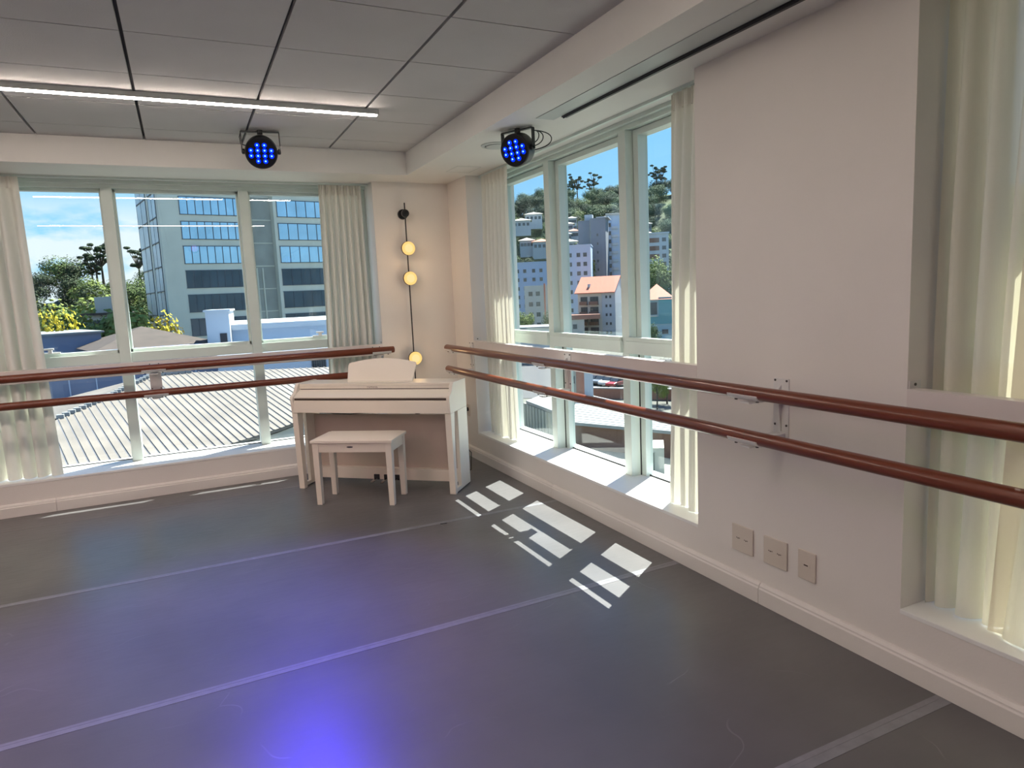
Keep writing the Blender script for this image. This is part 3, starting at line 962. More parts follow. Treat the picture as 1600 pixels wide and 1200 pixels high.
# the same lamps further back in the room
par((-3.2, 1.2, CZ), 0.150, (0.45, 0.80, -0.5), 'round black stage light with pink lights at the inner side of the room', (1, -0.5, 0), 0, 1.0, False, (PINKLED, PINKLED), light=(50, (1.0, 0.22, 0.38), 70, (0.40, 0.85, -0.55)))
par((0.33, -0.8, CZ), 0.150, (0.05, 0.90, -0.4), 'round black stage light with blue lights on the ceiling behind the camera', (1, 0, 0), 0, 1.0, False, light=(14, (0.75, 0.25, 0.9), 80, (0.30, 0.85, -0.70)))
par((2.22, -2.0, SZ), 0.135, (-0.35, 0.90, -0.3), 'round black stage light with blue lights on the rear ceiling border', (1, 0.4, 0), 0, 1.0, False)

# ------------------------------------------------------------------ linear ceiling lamps
def strip_lamp(x0, x1, y, label):
    root = empty('linear_lamp', ((x0 + x1) / 2, y, CZ))
    tag(root, label, 'ceiling lamp')
    h = (x1 - x0) / 2
    MB().box(-h, -0.020, -0.030, h, 0.020, 0.0).box(-h, -0.020, -0.034, h, -0.0165, -0.030).box(-h, 0.0165, -0.034, h, 0.020, -0.030).box(-h, -0.0165, -0.042, -h + 0.010, 0.0165, -0.030).box(h - 0.010, -0.0165, -0.042, h, 0.0165, -0.030).build('lamp_body', GREYM, root)
    MB().box(-h + 0.012, -0.0155, -0.041, h - 0.012, 0.0155, -0.030).build('diffuser', STRIP, root)
    return root
strip_lamp(-3.2, 1.36, 4.83, 'long slim glowing strip lamp on the tiled ceiling')
strip_lamp(-3.2, 1.36, 1.9, 'long slim strip lamp on the ceiling over the camera')
lr = strip_lamp(-3.4, 3.4, 0.0, 'added unseen fill strip lamp on the ceiling along the inner side wall')  # added out of view to brighten the room, clear of the glass reflections
lr.location = (-3.7, 0.6, CZ); lr.rotation_euler = (0, 0, R(90))

# ------------------------------------------------------------------ round ceiling speaker and air slot
sp = empty('ceiling_speaker', (2.245, 4.79, SZ))
tag(sp, 'round grey flush ceiling speaker behind the cabled stage light', 'speaker')
MB().lathe([(0.125, 0), (0.122, 0.006), (0.098, 0.010), (0.096, 0.002)], (0, 0, 0), (0, 0, -1), n=40).build('rim', GREYM, sp, smooth=True)
MB().lathe([(0.094, 0), (0.094, 0.003)], (0, 0, 0), (0, 0, -1), n=40).build('groove', GASK, sp)
MB().lathe([(0.086, 0), (0.085, 0.012), (0.06, 0.014)], (0, 0, 0), (0, 0, -1), n=40).build('grille', GREYM, sp, smooth=True)
ad = empty('air_diffuser', (2.24, 3.9, SZ))
tag(ad, 'long linear air diffuser with a black slot in the lowered ceiling border', 'air vent')
MB().box(-0.085, -6.5, -0.004, 0.045, 0.10, 0.0).build('flange', GREYM, ad, bevel=0.001)
MB().box(0.046, -6.5, -0.012, 0.084, 0.0, 0.0).box(0.050, -6.5, -0.02, 0.056, -0.01, -0.004).build('slot', BLACKP, ad)

# ================================================================== the town outside
GZ = -14.0
EX = {}
def em_(name, col, rough=0.8, **k):
    EX[name] = mat('town_' + name, col, rough, **k)
    return EX[name]
em_('ground', (92, 92, 84), 0.9, noise=0.25, nscale=0.05)
em_('asphalt', (72, 72, 74), 0.9, noise=0.1, nscale=0.5)
em_('hill', (58, 70, 40), 0.95, noise=0.35, nscale=0.08)
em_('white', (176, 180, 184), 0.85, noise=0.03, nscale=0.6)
em_('warm_white', (190, 184, 172), 0.85, noise=0.03, nscale=0.6)
em_('concrete', (206, 202, 184), 0.85, noise=0.07, nscale=0.35)
em_('concrete_dark', (158, 158, 148), 0.9, noise=0.14, nscale=0.5)
em_('grey_tower', (122, 126, 134), 0.85, noise=0.04, nscale=0.4)
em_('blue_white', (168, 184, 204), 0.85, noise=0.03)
em_('blue_wall', (110, 122, 146), 0.8, noise=0.06, nscale=1.0)
em_('terracotta', (188, 112, 88), 0.8, noise=0.1, nscale=2.0)
em_('brown_roof', (66, 56, 50), 0.85, noise=0.2, nscale=1.5)
em_('teal', (84, 142, 150), 0.7, noise=0.04)
em_('teal_pale', (146, 170, 176), 0.8, noise=0.04)
em_('brown', (118, 88, 74), 0.8, noise=0.1)
em_('brick', (150, 104, 88), 0.8, noise=0.1, nscale=3)
em_('roof_metal', (116, 108, 99), 0.6, noise=0.22, nscale=0.6)
em_('roof_groove', (96, 98, 104), 0.6)
em_('roof_white', (134, 136, 136), 0.6, noise=0.04)
em_('fin', (150, 152, 142), 0.7)
em_('courtyard', (132, 138, 120), 0.8, noise=0.05, nscale=0.3)
em_('dark', (42, 40, 42), 0.7)
em_('leaf_dark', (52, 66, 36), 0.9, noise=0.35, nscale=0.6)
em_('leaf_mid', (76, 94, 42), 0.9, noise=0.3, nscale=0.6)
em_('leaf_light', (110, 124, 54), 0.9, noise=0.3, nscale=0.6)
em_('leaf_yellow', (186, 168, 36), 0.9, noise=0.25, nscale=0.9)
em_('far_dark', (66, 82, 62), 0.9, noise=0.3, nscale=0.6)  # far leaf tones have distance haze painted in: paler, less saturated
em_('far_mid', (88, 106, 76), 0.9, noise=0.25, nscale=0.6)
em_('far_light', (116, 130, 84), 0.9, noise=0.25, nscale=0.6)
em_('bark', (84, 74, 62), 0.9, noise=0.2)
WIN = mat('town_window_glass', (190, 206, 216), 0.08, metal=0.8, noise=0.12, nscale=0.4)
WIND = mat('town_window_dark', (70, 78, 84), 0.15, metal=0.3, noise=0.3, nscale=0.5)
WINS = mat('town_window_pale', (176, 188, 190), 0.35, metal=0.0, noise=0.3, nscale=0.3)
FRAME = mat('town_window_frame', (66, 72, 80), 0.5)

g = MB().box(-420, 8, GZ - 1, 600, 700, GZ).box(5, -200, GZ - 1, 600, 8, GZ)
tag(g.build('ground', EX['ground']), kind='structure')


def smesh(name, verts, faces, m):
    me = bpy.data.meshes.new(name)
    me.from_pydata([tuple(v) for v in verts], [], faces)
    me.materials.append(m)
    me.polygons.foreach_set('use_smooth', [True] * len(faces))
    o = bpy.data.objects.new(name, me)
    COL.objects.link(o)
    return o


def lerp_tab(tab, x):
    if x <= tab[0][0]: return tab[0][1]
    for (a, va), (b_, vb) in zip(tab, tab[1:]):
        if x <= b_: return va + (vb - va) * (x - a) / (b_ - a)
    return tab[-1][1]


# a hillside as terrain: bearing -> height profile, measured from the photograph
def hillside(name, tab, D0, D1, yb, steps=26, rows=14, depth=1.0):
    xs_ = [tab[0][0] + (tab[-1][0] - tab[0][0]) * i / steps for i in range(steps + 1)]
    V = []
    for j in range(rows + 1):
        t_ = j / rows
        for x in xs_:
            D = D0 + (D1 - D0) * t_
            z1 = at(x, lerp_tab(tab, x), D1).z
            z0 = GZ - 0.5
            p = at(x, 450, D)
            V.append(Vector((p.x, p.y, z0 + (z1 - z0) * (t_ ** 1.15) + (1.2 * math.sin(x * 0.05 + j) if 0 < j else 0))))
    # back slope
    for x in xs_:
        p = at(x, 450, D1 * 1.35)
        V.append(Vector((p.x, p.y, GZ - 1)))
    F = []
    nX = steps + 1
    for j in range(rows + 1):
        for i in range(steps):
            a = j * nX + i
            F.append((a, a + 1, a + nX + 1, a + nX))
    o = smesh(name, V, F, EX['hill'])
    tag(o, kind='structure')
    def surf(x, t_):
        D = D0 + (D1 - D0) * t_
        z1 = at(x, lerp_tab(tab, x), D1).z
        p = at(x, 450, D)
        return Vector((p.x, p.y, GZ - 0.5 + (z1 - GZ + 0.5) * (t_ ** 1.15)))
    return surf


LT = [(-260, 478), (-60, 474), (40, 470), (90, 466), (130, 464), (160, 460), (205, 458), (260, 456), (420, 456)]
RT_ = [(560, 392), (700, 368), (760, 350), (805, 336), (850, 326), (880, 320), (920, 316), (965, 310), (1000, 312), (1040, 304), (1100, 298), (1250, 290), (1500, 286), (1700, 290)]
hL = hillside('hillside', LT, 92, 190, 0)
hR = hillside('hillside', RT_, 235, 430, 0)


# ---------------------------------------------------------------- trees
def tree_proto(seed, kind):
    rnd = random.Random(seed)
    mb = MB()
    # crown: many small leaf sprays spread through overlapping clumps; unit height 1
    clumps = []
    nc = {'round': 11, 'tall': 9, 'flat': 15}[kind]
    for i in range(nc):
        if kind == 'round':
            a = rnd.uniform(0, 6.28); r = rnd.uniform(0.05, 0.30); z = rnd.uniform(0.38, 0.82); s = rnd.uniform(0.15, 0.24)
        elif kind == 'tall':
            a = rnd.uniform(0, 6.28); z = rnd.uniform(0.30, 0.92); r = rnd.uniform(0.02, 0.16) * (1.15 - z); s = rnd.uniform(0.10, 0.17)
        else:
            a = rnd.uniform(0, 6.28); z = rnd.uniform(0.52, 0.97); r = rnd.uniform(0.05, 0.30) * (1.25 - 0.75 * abs(z - 0.75) / 0.25); s = rnd.uniform(0.04, 0.085)
        clumps.append((Vector((r * math.cos(a), r * math.sin(a), z)), s))
    for c, s in clumps:
        for k in range(440 if kind != 'flat' else 170):
            d = Vector((rnd.gauss(0, 1), rnd.gauss(0, 1), rnd.gauss(0, 1) * 0.8)).normalized() * (s * rnd.uniform(0.65, 1.08))
            if kind == 'flat': d.z *= 0.45
            p = c + d
            n_ = (d.normalized() + Vector((rnd.uniform(-.6, .6), rnd.uniform(-.6, .6), rnd.uniform(0, .8)))).normalized()
            a = n_.orthogonal().normalized(); bb = n_.cross(a)
            th = rnd.uniform(0, 6.28)
            a, bb = a * math.cos(th) + bb * math.sin(th), bb * math.cos(th) - a * math.sin(th)
            q = rnd.uniform(0.008, 0.018)
            k0 = len(mb.v)
            for u_, v_ in ((-1, -0.2), (-0.2, -1), (1, -0.1), (0.3, 1), (-0.7, 0.7)):
                mb.v.append(tuple(p + a * (u_ * q) + bb * (v_ * q) + n_ * (0.3 * q * (u_ * v_))))
            mb.f.append(tuple(range(k0, k0 + 5))); mb.m.append(0)
    tr = MB()
    tr.cyl((0, 0, -0.05), (0.01, 0, 0.45), 0.028, 0.018, n=7)
    for c, s in clumps:
        tr.cyl((0.01, 0, 0.3 if kind != 'flat' else 0.5), tuple(c), 0.012, 0.004, n=5, caps=False)
    tr.cyl((0.01, 0, 0.45), (0.0, 0, 0.8), 0.018, 0.006, n=6)
    return mb, tr


TREES = {}
for kd, seeds in (('round', (1, 2, 3)), ('tall', (4, 5)), ('flat', (6, 7))):
    TREES[kd] = []
    for s in seeds:
        mb, tr = tree_proto(s, kd)
        me1 = {}
        for mname in ('leaf_dark', 'leaf_mid', 'leaf_light', 'leaf_yellow', 'far_dark', 'far_mid', 'far_light'):
            me = bpy.data.meshes.new('foliage')
            me.from_pydata(mb.v, [], mb.f); me.materials.append(EX[mname])
            me1[mname] = me
        mt = bpy.data.meshes.new('trunk'); mt.from_pydata(tr.v, [], tr.f); mt.materials.append(EX['bark'])
        TREES[kd].append((me1, mt))
_rn = random.Random(77)


def tree(p, h, kind, leaf, label, group, wide=1.0):
    me1, mt = _rn.choice(TREES[kind])
    root = empty('tree', p, _rn.uniform(0, 6.28))
    root.scale = (h * wide, h * wide, h)
    tag(root, label, 'tree', group)
    for nm, me in (('foliage', me1[leaf]), ('trunk', mt)):
        o = bpy.data.objects.new(nm, me); COL.objects.link(o); o.parent = root
    return root


LBL = {('round', 'leaf_dark'): 'dark green round crowned tree', ('round', 'leaf_mid'): 'mid green round crowned tree', ('round', 'leaf_light'): 'light green round crowned tree',
       ('tall', 'leaf_dark'): 'dark green narrow tree', ('tall', 'leaf_mid'): 'mid green narrow tree', ('tall', 'leaf_light'): 'light green narrow tree',
       ('flat', 'leaf_dark'): 'dark flat topped tree with bare trunk', ('flat', 'leaf_mid'): 'green flat topped tree with bare trunk'}
def height_word(t_):
    return 'low on' if t_ < 0.34 else 'halfway up' if t_ < 0.72 else 'high on'
def slope_place(x):
    return 'behind the gathered curtain' if x < 55 else 'near the curtain edge' if x < 112 else 'above the grey house' if x < 158 else 'behind the first mullion' if x < 205 else 'beside the office tower'
def forest_place(x):
    return 'behind the corner curtain' if x < 800 else 'in the first pane' if x < 848 else 'behind the first mullion' if x < 878 else 'left of the grey tower' if x < 915 else 'behind the grey tower' if x < 962 else 'behind the second mullion' if x < 1000 else 'in the third pane' if x < 1038 else 'behind the sunny curtain'
# left hill trees (seen through the back window)
random.seed(5)
for i in range(46):
    x = random.uniform(-40, 262) if i > 6 else random.uniform(-240, 0)
    t_ = (i % 8) / 8 + random.uniform(0, 0.12)
    kd, lf = random.choice([('round', 'leaf_dark'), ('round', 'leaf_mid'), ('round', 'leaf_mid'), ('round', 'leaf_light'), ('tall', 'leaf_dark'), ('round', 'leaf_dark')])
    p = hL(x, t_)
    tree(p - Vector((0, 0, 0.5)), random.uniform(7.5, 11.5), kd, lf, LBL[(kd, lf)] + ' ' + height_word(t_) + ' the slope, ' + slope_place(x), 'trees on the slope by the office tower', 1.15)
for x, t_, h in ((163, 1.0, 13.0), (154, 0.98, 11.0), (220, 1.0, 11.5), (146, 1.0, 9.5)):
    tree(hL(x, t_), h, 'flat', 'leaf_dark', 'tall dark flat topped tree on the skyline left of the office tower', 'tall skyline trees by the office tower')
def at_ground(x, D, z=GZ):
    p = at(x, 470, D); return Vector((p.x, p.y, z))
def crown_at(x, ytop, D, kind, leaf, label, z=GZ, wide=1.0, group=None):
    p = at_ground(x, D, z)
    h = (at(x, ytop, D).z - z) / 0.98
    return tree(p, h, kind, leaf, label, group, wide)
crown_at(76, 458, 64, 'round', 'leaf_yellow', 'yellow flowering tree just beside the gathered back window curtain', wide=0.35)
crown_at(228, 486, 58, 'round', 'leaf_yellow', 'yellow flowering tree at the foot of the office tower', wide=0.42)
crown_at(150, 452, 92, 'round', 'leaf_light', 'bright yellow-green rounded tree above the hillside house', wide=0.8)
crown_at(105, 484, 82, 'round', 'leaf_light', 'light green bushy tree left of the grey hillside house', wide=0.8)
crown_at(92, 500, 72, 'round', 'leaf_mid', 'mid green bush tree low down by the curtain edge', wide=0.9)
crown_at(168, 518, 62, 'round', 'leaf_mid', 'grey-green shrubby tree beyond the blue wall', wide=0.55)
crown_at(205, 470, 80, 'tall', 'leaf_light', 'pale green slender tree close to the office tower', wide=1.2)
crown_at(218, 512, 66, 'round', 'leaf_dark', 'dark low tree in front of the office tower base', wide=0.7)
crown_at(190, 520, 60, 'round', 'leaf_dark', 'dark green rounded bush tree behind the brown tiled roof', wide=0.6)

# right hill trees (seen through the side window)
for i in range(250):
    x = random.uniform(785, 1055) if i > 24 else random.uniform(560, 770) if i % 2 else random.uniform(1075, 1500)
    t_ = 0.16 + 0.86 * ((i % 13) / 13) + random.uniform(0, 0.06)
    kd, lf = random.choice([('round', 'leaf_dark'), ('round', 'leaf_mid'), ('round', 'leaf_dark'), ('round', 'leaf_mid'), ('round', 'leaf_light'), ('tall', 'leaf_dark')])
    tree(hR(x, min(1, t_)) - Vector((0, 0, 2)), random.uniform(10, 15), kd, lf.replace('leaf', 'far'), LBL[(kd, lf)] + ' ' + height_word(t_) + ' the forest hill, ' + forest_place(x), 'forest trees on the hill behind the towers', 1.15)
for x, h in ((900, 18), (907, 16), (932, 18), (926, 14), (1028, 19), (1036, 17), (893, 13)):
    tree(hR(x, 1.0), h, 'flat', 'far_dark', 'tall thin flat topped tree on the skyline of the forested hill', 'tall trees on the forest skyline')


# ---------------------------------------------------------------- buildings
def frame_at(xL, xR, yT, D, yaw=0.0, zb=GZ):
    """front face plane passing at distance D under pixel column xL; returns origin, u, v, width, top z"""
    c = at((xL + xR) / 2, 470, D)
    az = math.atan2(c.x, c.y)
    az += R(yaw)
    u = Vector((math.cos(az), -math.sin(az), 0)); v = Vector((math.sin(az), math.cos(az), 0))
    o = at(xL, 470, D); o.z = 0
    d = ray(xR, 470)
    # intersect ray with the vertical plane through o
    t_ = (o - Vector((CAM.x, CAM.y, 0))).dot(v) / Vector((d.x, d.y, 0)).dot(v)
    q = Vector((CAM.x + d.x * t_, CAM.y + d.y * t_, 0))
    wd = (q - o).dot(u)
    top = at(xL, yT, D).z
    return Vector((o.x, o.y, zb)), math.atan2(u.y, u.x), wd, top - zb


def win_box(mb, x0, z0, x1, z1, panes=1, y=0.0, fm=1, reveal=0.12):
    # recessed window: dark frame bars and glass, on the face y (towards -y)
    mb.box(x0, y - 0.02, z0, x1, y + 0.06, z1, 0)
    t_ = min(0.07, (x1 - x0) * 0.08)
    mb.box(x0 - t_, y - 0.06, z0 - t_, x1 + t_, y - 0.0, z0, fm).box(x0 - t_, y - 0.06, z1, x1 + t_, y - 0.0, z1 + t_, fm)
    for i in range(panes + 1):
        xx = x0 + (x1 - x0) * i / panes
        mb.box(xx - t_ / 2, y - 0.06, z0, xx + t_ / 2, y - 0.0, z1, fm)


def building(name, label, cat, xL, xR, yT, D, depth, m, yaw=0.0, zb=GZ, rows=(), cols=(), ww=0.9, wh=1.1, wm=None, roof=None, parapet=0.0, group=None, panes=1):
    o, rz, wd, h = frame_at(xL, xR, yT, D, yaw, zb)
    root = empty(name, o, rz)
    tag(root, label, cat, group)
    MB().box(0, 0, 0, wd, depth, h).build('walls', m, root)
    if parapet:
        MB().box(-0.15, -0.15, h, wd + 0.15, 0.15, h + parapet).box(-0.15, depth - 0.15, h, wd + 0.15, depth + 0.15, h + parapet).box(-0.15, 0.15, h, 0.15, depth - 0.15, h + parapet).box(wd - 0.15, 0.15, h, wd + 0.15, depth - 0.15, h + parapet).build('parapet', m, root)
    for zt in rows:
        for cx_ in cols:
            k = MB()
            win_box(k, cx_ * wd - ww / 2, h - zt - wh, cx_ * wd + ww / 2, h - zt, panes)
            k.build('window', [wm or WIND, FRAME], root)
    return root, wd, h


def gable_roof(root, wd, depth, h, rise, m, over=0.5, along='x'):
    if along == 'x':     # ridge parallel to the front
        MB().prism([(-over, h), (depth / 2, h + rise), (depth + over, h), (depth + over, h + 0.25), (depth / 2, h + rise + 0.25), (-over, h + 0.25)], -over, wd + over, 'x').build('roof', m, root)
    else:
        MB().prism([(-over, h), (wd / 2, h + rise), (wd + over, h), (wd + over, h + 0.25), (wd / 2, h + rise + 0.25), (-over, h + 0.25)], -over, depth + over, 'y').build('roof', m, root)
        MB().prism([(0, h), (wd / 2, h + rise - 0.1), (wd, h)], 0.05, 0.35, 'y').build('gable', EX['white'], root)


def hip_roof(root, wd, depth, h, rise, m, over=0.5):
    k = MB()
    a = min(wd, depth) / 2
    k.v = [(-over, -over, h), (wd + over, -over, h), (wd + over, depth + over, h), (-over, depth + over, h),
           (a, depth / 2, h + rise), (wd - a, depth / 2, h + rise)]
    k.f = [(3, 2, 1, 0), (0, 1, 5, 4), (2, 3, 4, 5), (1, 2, 5), (3, 0, 4)]
    k.m = [0] * 5
    k.build('roof', m, root)


# --- office tower beyond the back window
Dk = 80.0
K = at(263, 470, Dk); K.z = GZ
az_m = R(79.0)
o_rz = math.pi / 2 - az_m
ot = empty('office_tower', K, o_rz)
tag(ot, 'tall grey concrete office tower with long blue window bands', 'office building')
uo = Vector((math.sin(az_m), math.cos(az_m), 0)); vo_ = Vector((-uo.y, uo.x, 0))
def on_face(x, y, nrm_, org):
    d = ray(x, y); t_ = (org - CAM).dot(nrm_) / d.dot(nrm_)
    return CAM + d * t_
def U(x, y=470): return (on_face(x, y, vo_, K) - K).dot(uo)
def Zf(x, y): return on_face(x, y, vo_, K).z - GZ
def V_(x, y=470): return (on_face(x, y, uo, K) - K).dot(vo_)
def Zl(x, y): return on_face(x, y, uo, K).z - GZ
TOP = 52.0
UM1, UM2 = U(391, 330), U(426, 330)
UE = U(620)
VL = V_(225, 430)
MB().box(0, 0, 0, UM1, VL, TOP).build('main_block', EX['concrete'], ot)
MB().box(UM1, 0.9, 0, UM2, VL, TOP + 2).build('stair_core', EX['concrete_dark'], ot)
MB().box(UM2, -0.2, 0, UE, VL, TOP).build('east_block', EX['concrete'], ot)
rows_px = [(306, 327), (347, 367), (387, 403), (424, 441), (462, 479), (498, 515)]
def row_z(i):
    return Zf(290, rows_px[i][1] + 0.5), Zf(290, rows_px[i][0] + 0.5)
zb0, zt0 = Zf(284, 481), Zf(283, 462)
pit = (Zf(276, 307) - Zf(283, 462)) / 4.0
for i in range(-3, 9):
    z1_ = zt0 + pit * i; z0_ = z1_ - 1.75
    if z0_ < 1: continue
    m_ = WIN if i >= 2 else WIND
    for (a, c, pn_) in ((U(288, 400), UM1 - 1.0, 8), (UM2 + 0.4, UE - 1.0, 12)):
        k = MB(); win_box(k, a, z0_, c, z1_, pn_, y=0.0 if a < UM1 else -0.2)
        k.build('window_band', [m_, FRAME], ot)
    # left face windows: face x = 0, running back
    for (va, vb) in ((1.2, VL * 0.40), (VL * 0.52, VL - 0.4)):
        k = MB()
        k.box(-0.05, va, z0_ - 0.2, 0.05, vb, z1_ + 0.4, 0)
        for q in range(3):
            yy = va + (vb - va) * q / 2
            k.box(-0.07, yy - 0.03, z0_ - 0.2, 0.0, yy + 0.03, z1_ + 0.5, 1)
        k.box(-0.09, va, z0_ - 0.3, 0.0, vb, z0_ - 0.2, 1)
        k.build('side_window', [WINS, FRAME], ot)
for zz in range(0, 16):
    pass
# horizontal pour lines of the stair core
k = MB()
for i in range(12):
    zz = 2 + i * pit
    k.box(UM1 + 0.05, 0.86, zz, UM2 - 0.05, 0.9, zz + 0.12)
k.box(U(404, 430), 0.8, 0, U(407, 430), 0.9, Zf(404, 418)).box(U(414, 430), 0.8, 0, U(416, 430), 0.9, Zf(414, 418))
k.build('pour_lines', EX['concrete'], ot)

# --- low buildings behind the metal roof
r_, wd, h = building('flat_roofed_block', 'small white flat roofed block with dark doorway before the office tower', 'building', 318, 355, 488, 46, 6, EX['white'], yaw=4)
MB().box(wd * 0.55, -0.05, h - 2.6, wd * 0.85, 0.05, h - 1.35).build('doorway', EX['dark'], r_)
MB().box(-0.1, -0.1, h, wd + 0.1, 6.1, h + 0.12).build('coping', EX['white'], r_)
r_, wd, h = building('warehouse', 'long white warehouse with pale eaves right of the doorway block', 'building', 353, 590, 516, 48, 12, EX['blue_white'], yaw=-6)
MB().box(-0.5, -0.9, h, wd + 0.5, 12, h + 0.35).build('roof_eave', EX['white'], r_)
for a in (0.10, 0.13):
    MB().tube([(wd * a, -0.15, h - 2.2), (wd * a, -0.2, h - 1.6), (wd * a + 0.5, -0.1, h - 0.9)], 0.05).build('pipe', EX['brown'], r_)
r_, wd, h = building('blue_shed', 'low blue-grey walled shed beyond the metal roof', 'building', 20, 151, 528, 56, 9, EX['blue_wall'], yaw=-8)
MB().box(-0.2, -0.2, h, wd + 0.2, 9, h + 0.12).build('roof_edge', EX['roof_white'], r_)
r_, wd, h = building('blue_wall_block', 'blue-grey wall with panel seams directly behind the metal roof ridge', 'building', 60, 330, 562, 42, 5, EX['blue_wall'], yaw=-4)
for i in range(6):
    MB().box(wd * (0.1 + 0.15 * i), -0.04, 0, wd * (0.1 + 0.15 * i) + 0.06, 0, h).build('panel_seam', EX['blue_white'], r_)
r_, wd, h = building('lean_to', 'pale lean-to wall behind the ribbed roof with small barred window', 'building', 330, 600, 557, 40, 5, EX['blue_white'], yaw=-6)
k = MB(); win_box(k, wd * 0.53, h - 1.5, wd * 0.61, h - 0.5, 6); k.build('window', [WIND, FRAME], r_)
r_, wd, h = building('tiled_house', 'low house with weathered brown tiled roof in front of the tower', 'house', 150, 322, 549, 50, 9, EX['blue_wall'], yaw=-12)
hip_roof(r_, wd, 9, h, 1.3, EX['brown_roof'], 0.6)
k = MB()
for i in range(26):
    xx = -0.3 + (wd + 0.6) * i / 25
    k.box(xx - 0.04, -0.62, h - 0.02, xx + 0.04, -0.55, h + 0.06)
k.build('tile_ends', EX['brown_roof'], r_)
r_, wd, h = building('hillside_house', 'grey hillside house with stepped roof among the trees', 'house', 126, 186, 494, 88, 8, EX['warm_white'], yaw=10, rows=(0.6,), cols=(0.2, 0.5, 0.8), ww=1.0, wh=0.9)
MB().box(-0.4, -0.5, h, wd + 0.4, 8.4, h + 0.25).build('roof', EX['brown_roof'], r_)
MB().box(wd * 0.30, 1, h + 0.25, wd * 0.75, 5, h + 2.0).build('roof_room', EX['warm_white'], r_)

# --- ribbed metal roof just below the back window
P0 = atz(440, 668, -3.0)
rd = Vector((-0.2254, 0.9603, 0.1647)).normalized()
_a = R(-13.0); _e = R(9.0)
rd = Vector((math.sin(_a) * math.cos(_e), math.cos(_a) * math.cos(_e), math.sin(_e)))
ed = Vector((math.cos(_a), -math.sin(_a), 0))
rn = ed.cross(rd)
if rn.z < 0: rn = -rn
def RP(x, y):
    d = ray(x, y); t_ = (P0 - CAM).dot(rn) / d.dot(rn); P = CAM + d * t_ - P0
    return (P.dot(ed), P.dot(rd))
poly = [RP(440, 668), RP(511, 641), RP(640, 600), RP(640, 566), RP(505, 574), RP(300, 582), RP(236, 588), RP(150, 630), RP(90, 655), RP(20, 690), RP(-80, 770), RP(100, 765), RP(300, 713)]
mr_root = empty('metal_roof', P0)
tag(mr_root, 'large sunlit ribbed metal roof just below the back window', 'roof')
mw = Matrix(((ed.x, rd.x, rn.x, 0), (ed.y, rd.y, rn.y, 0), (ed.z, rd.z, rn.z, 0), (0, 0, 0, 1)))
k = MB()
k.prism(poly, -0.12, 0.0, 'z')
o = k.build('roof_sheet', EX['roof_metal'], mr_root); o.matrix_local = mw
def span(u_):
    cr_ = []
    for (a, b_) in zip(poly, poly[1:] + poly[:1]):
        if (a[0] - u_) * (b_[0] - u_) < 0:
            s = (u_ - a[0]) / (b_[0] - a[0]); cr_.append(a[1] + s * (b_[1] - a[1]))
    return (min(cr_), max(cr_)) if len(cr_) >= 2 else None
k = MB(); kg = MB()
u_ = min(p[0] for p in poly) + 0.1
while u_ < max(p[0] for p in poly):
    sp_ = span(u_)
    if sp_:
        k.quadbox([(u_ - 0.035, sp_[0] - 0.05, 0), (u_ + 0.035, sp_[0] - 0.05, 0), (u_ + 0.035, sp_[1] + 0.05, 0), (u_ - 0.035, sp_[1] + 0.05, 0),
                   (u_ - 0.020, sp_[0] - 0.05, 0.04), (u_ + 0.020, sp_[0] - 0.05, 0.04), (u_ + 0.020, sp_[1] + 0.05, 0.025), (u_ - 0.020, sp_[1] + 0.05, 0.025)])
        kg.box(u_ - 0.062, sp_[0], 0.0, u_ - 0.035, sp_[1], 0.003)
    u_ += 0.28
o = k.build('ribs', EX['roof_metal'], mr_root); o.matrix_local = mw
o = kg.build('grooves', EX['roof_groove'], mr_root); o.matrix_local = mw
# the far slope beyond the hip, its white crimped hip cap
hp = [RP(90, 655), RP(150, 630), RP(236, 588), RP(300, 582)]
k = MB()
hpw = [P0 + ed * p[0] + rd * p[1] + rn * 0.09 for p in hp]
for a, c in zip(hpw, hpw[1:]):
    n_ = max(1, int((c - a).length / 0.28))
    for i in range(n_):
        q = a.lerp(c, (i + 0.5) / n_)
        k.box(q.x - 0.12, q.y - 0.10, q.z - 0.10, q.x + 0.12, q.y + 0.10, q.z + 0.04)
o = k.build('hip_cap', EX['roof_white'], mr_root); o.matrix_parent_inverse = Matrix.Translation(-P0)
k = MB()
far = [hpw[0], hpw[1], hpw[2], hpw[3]]
vv = []
for q in far:
    vv.append(q - Vector((0, 0, 0.05)))
for q in far:
    vv.append(q + Vector((-7.0, 7.5, -2.0)))
k.v = [tuple(q) for q in vv]
k.f = [(0, 1, 5, 4), (1, 2, 6, 5), (2, 3, 7, 6)]; k.m = [0] * 3
k.v += [(q.x, q.y, q.z - 0.1) for q in vv]
k.f += [(12, 13, 9, 8), (13, 14, 10, 9), (14, 15, 11, 10)]; k.m += [0] * 3
o = k.build('far_slope', EX['roof_metal'], mr_root); o.matrix_parent_inverse = Matrix.Translation(-P0)
# walls under the roof
k = MB()
wl_ = [P0 + ed * p[0] + rd * p[1] for p in poly]
ins = sum(wl_, Vector()) / len(wl_)
pw_ = [(q.lerp(ins, 0.06)) for q in wl_]
for a, c in zip(pw_, pw_[1:] + pw_[:1]):
    k.v += [(a.x, a.y, GZ), (c.x, c.y, GZ), (c.x, c.y, c.z - 0.25), (a.x, a.y, a.z - 0.25)]
    n_ = len(k.v); k.f.append((n_ - 4, n_ - 3, n_ - 2, n_ - 1)); k.m.append(0)
o = k.build('supporting_walls', EX['warm_white'], mr_root); o.matrix_parent_inverse = Matrix.Translation(-P0)

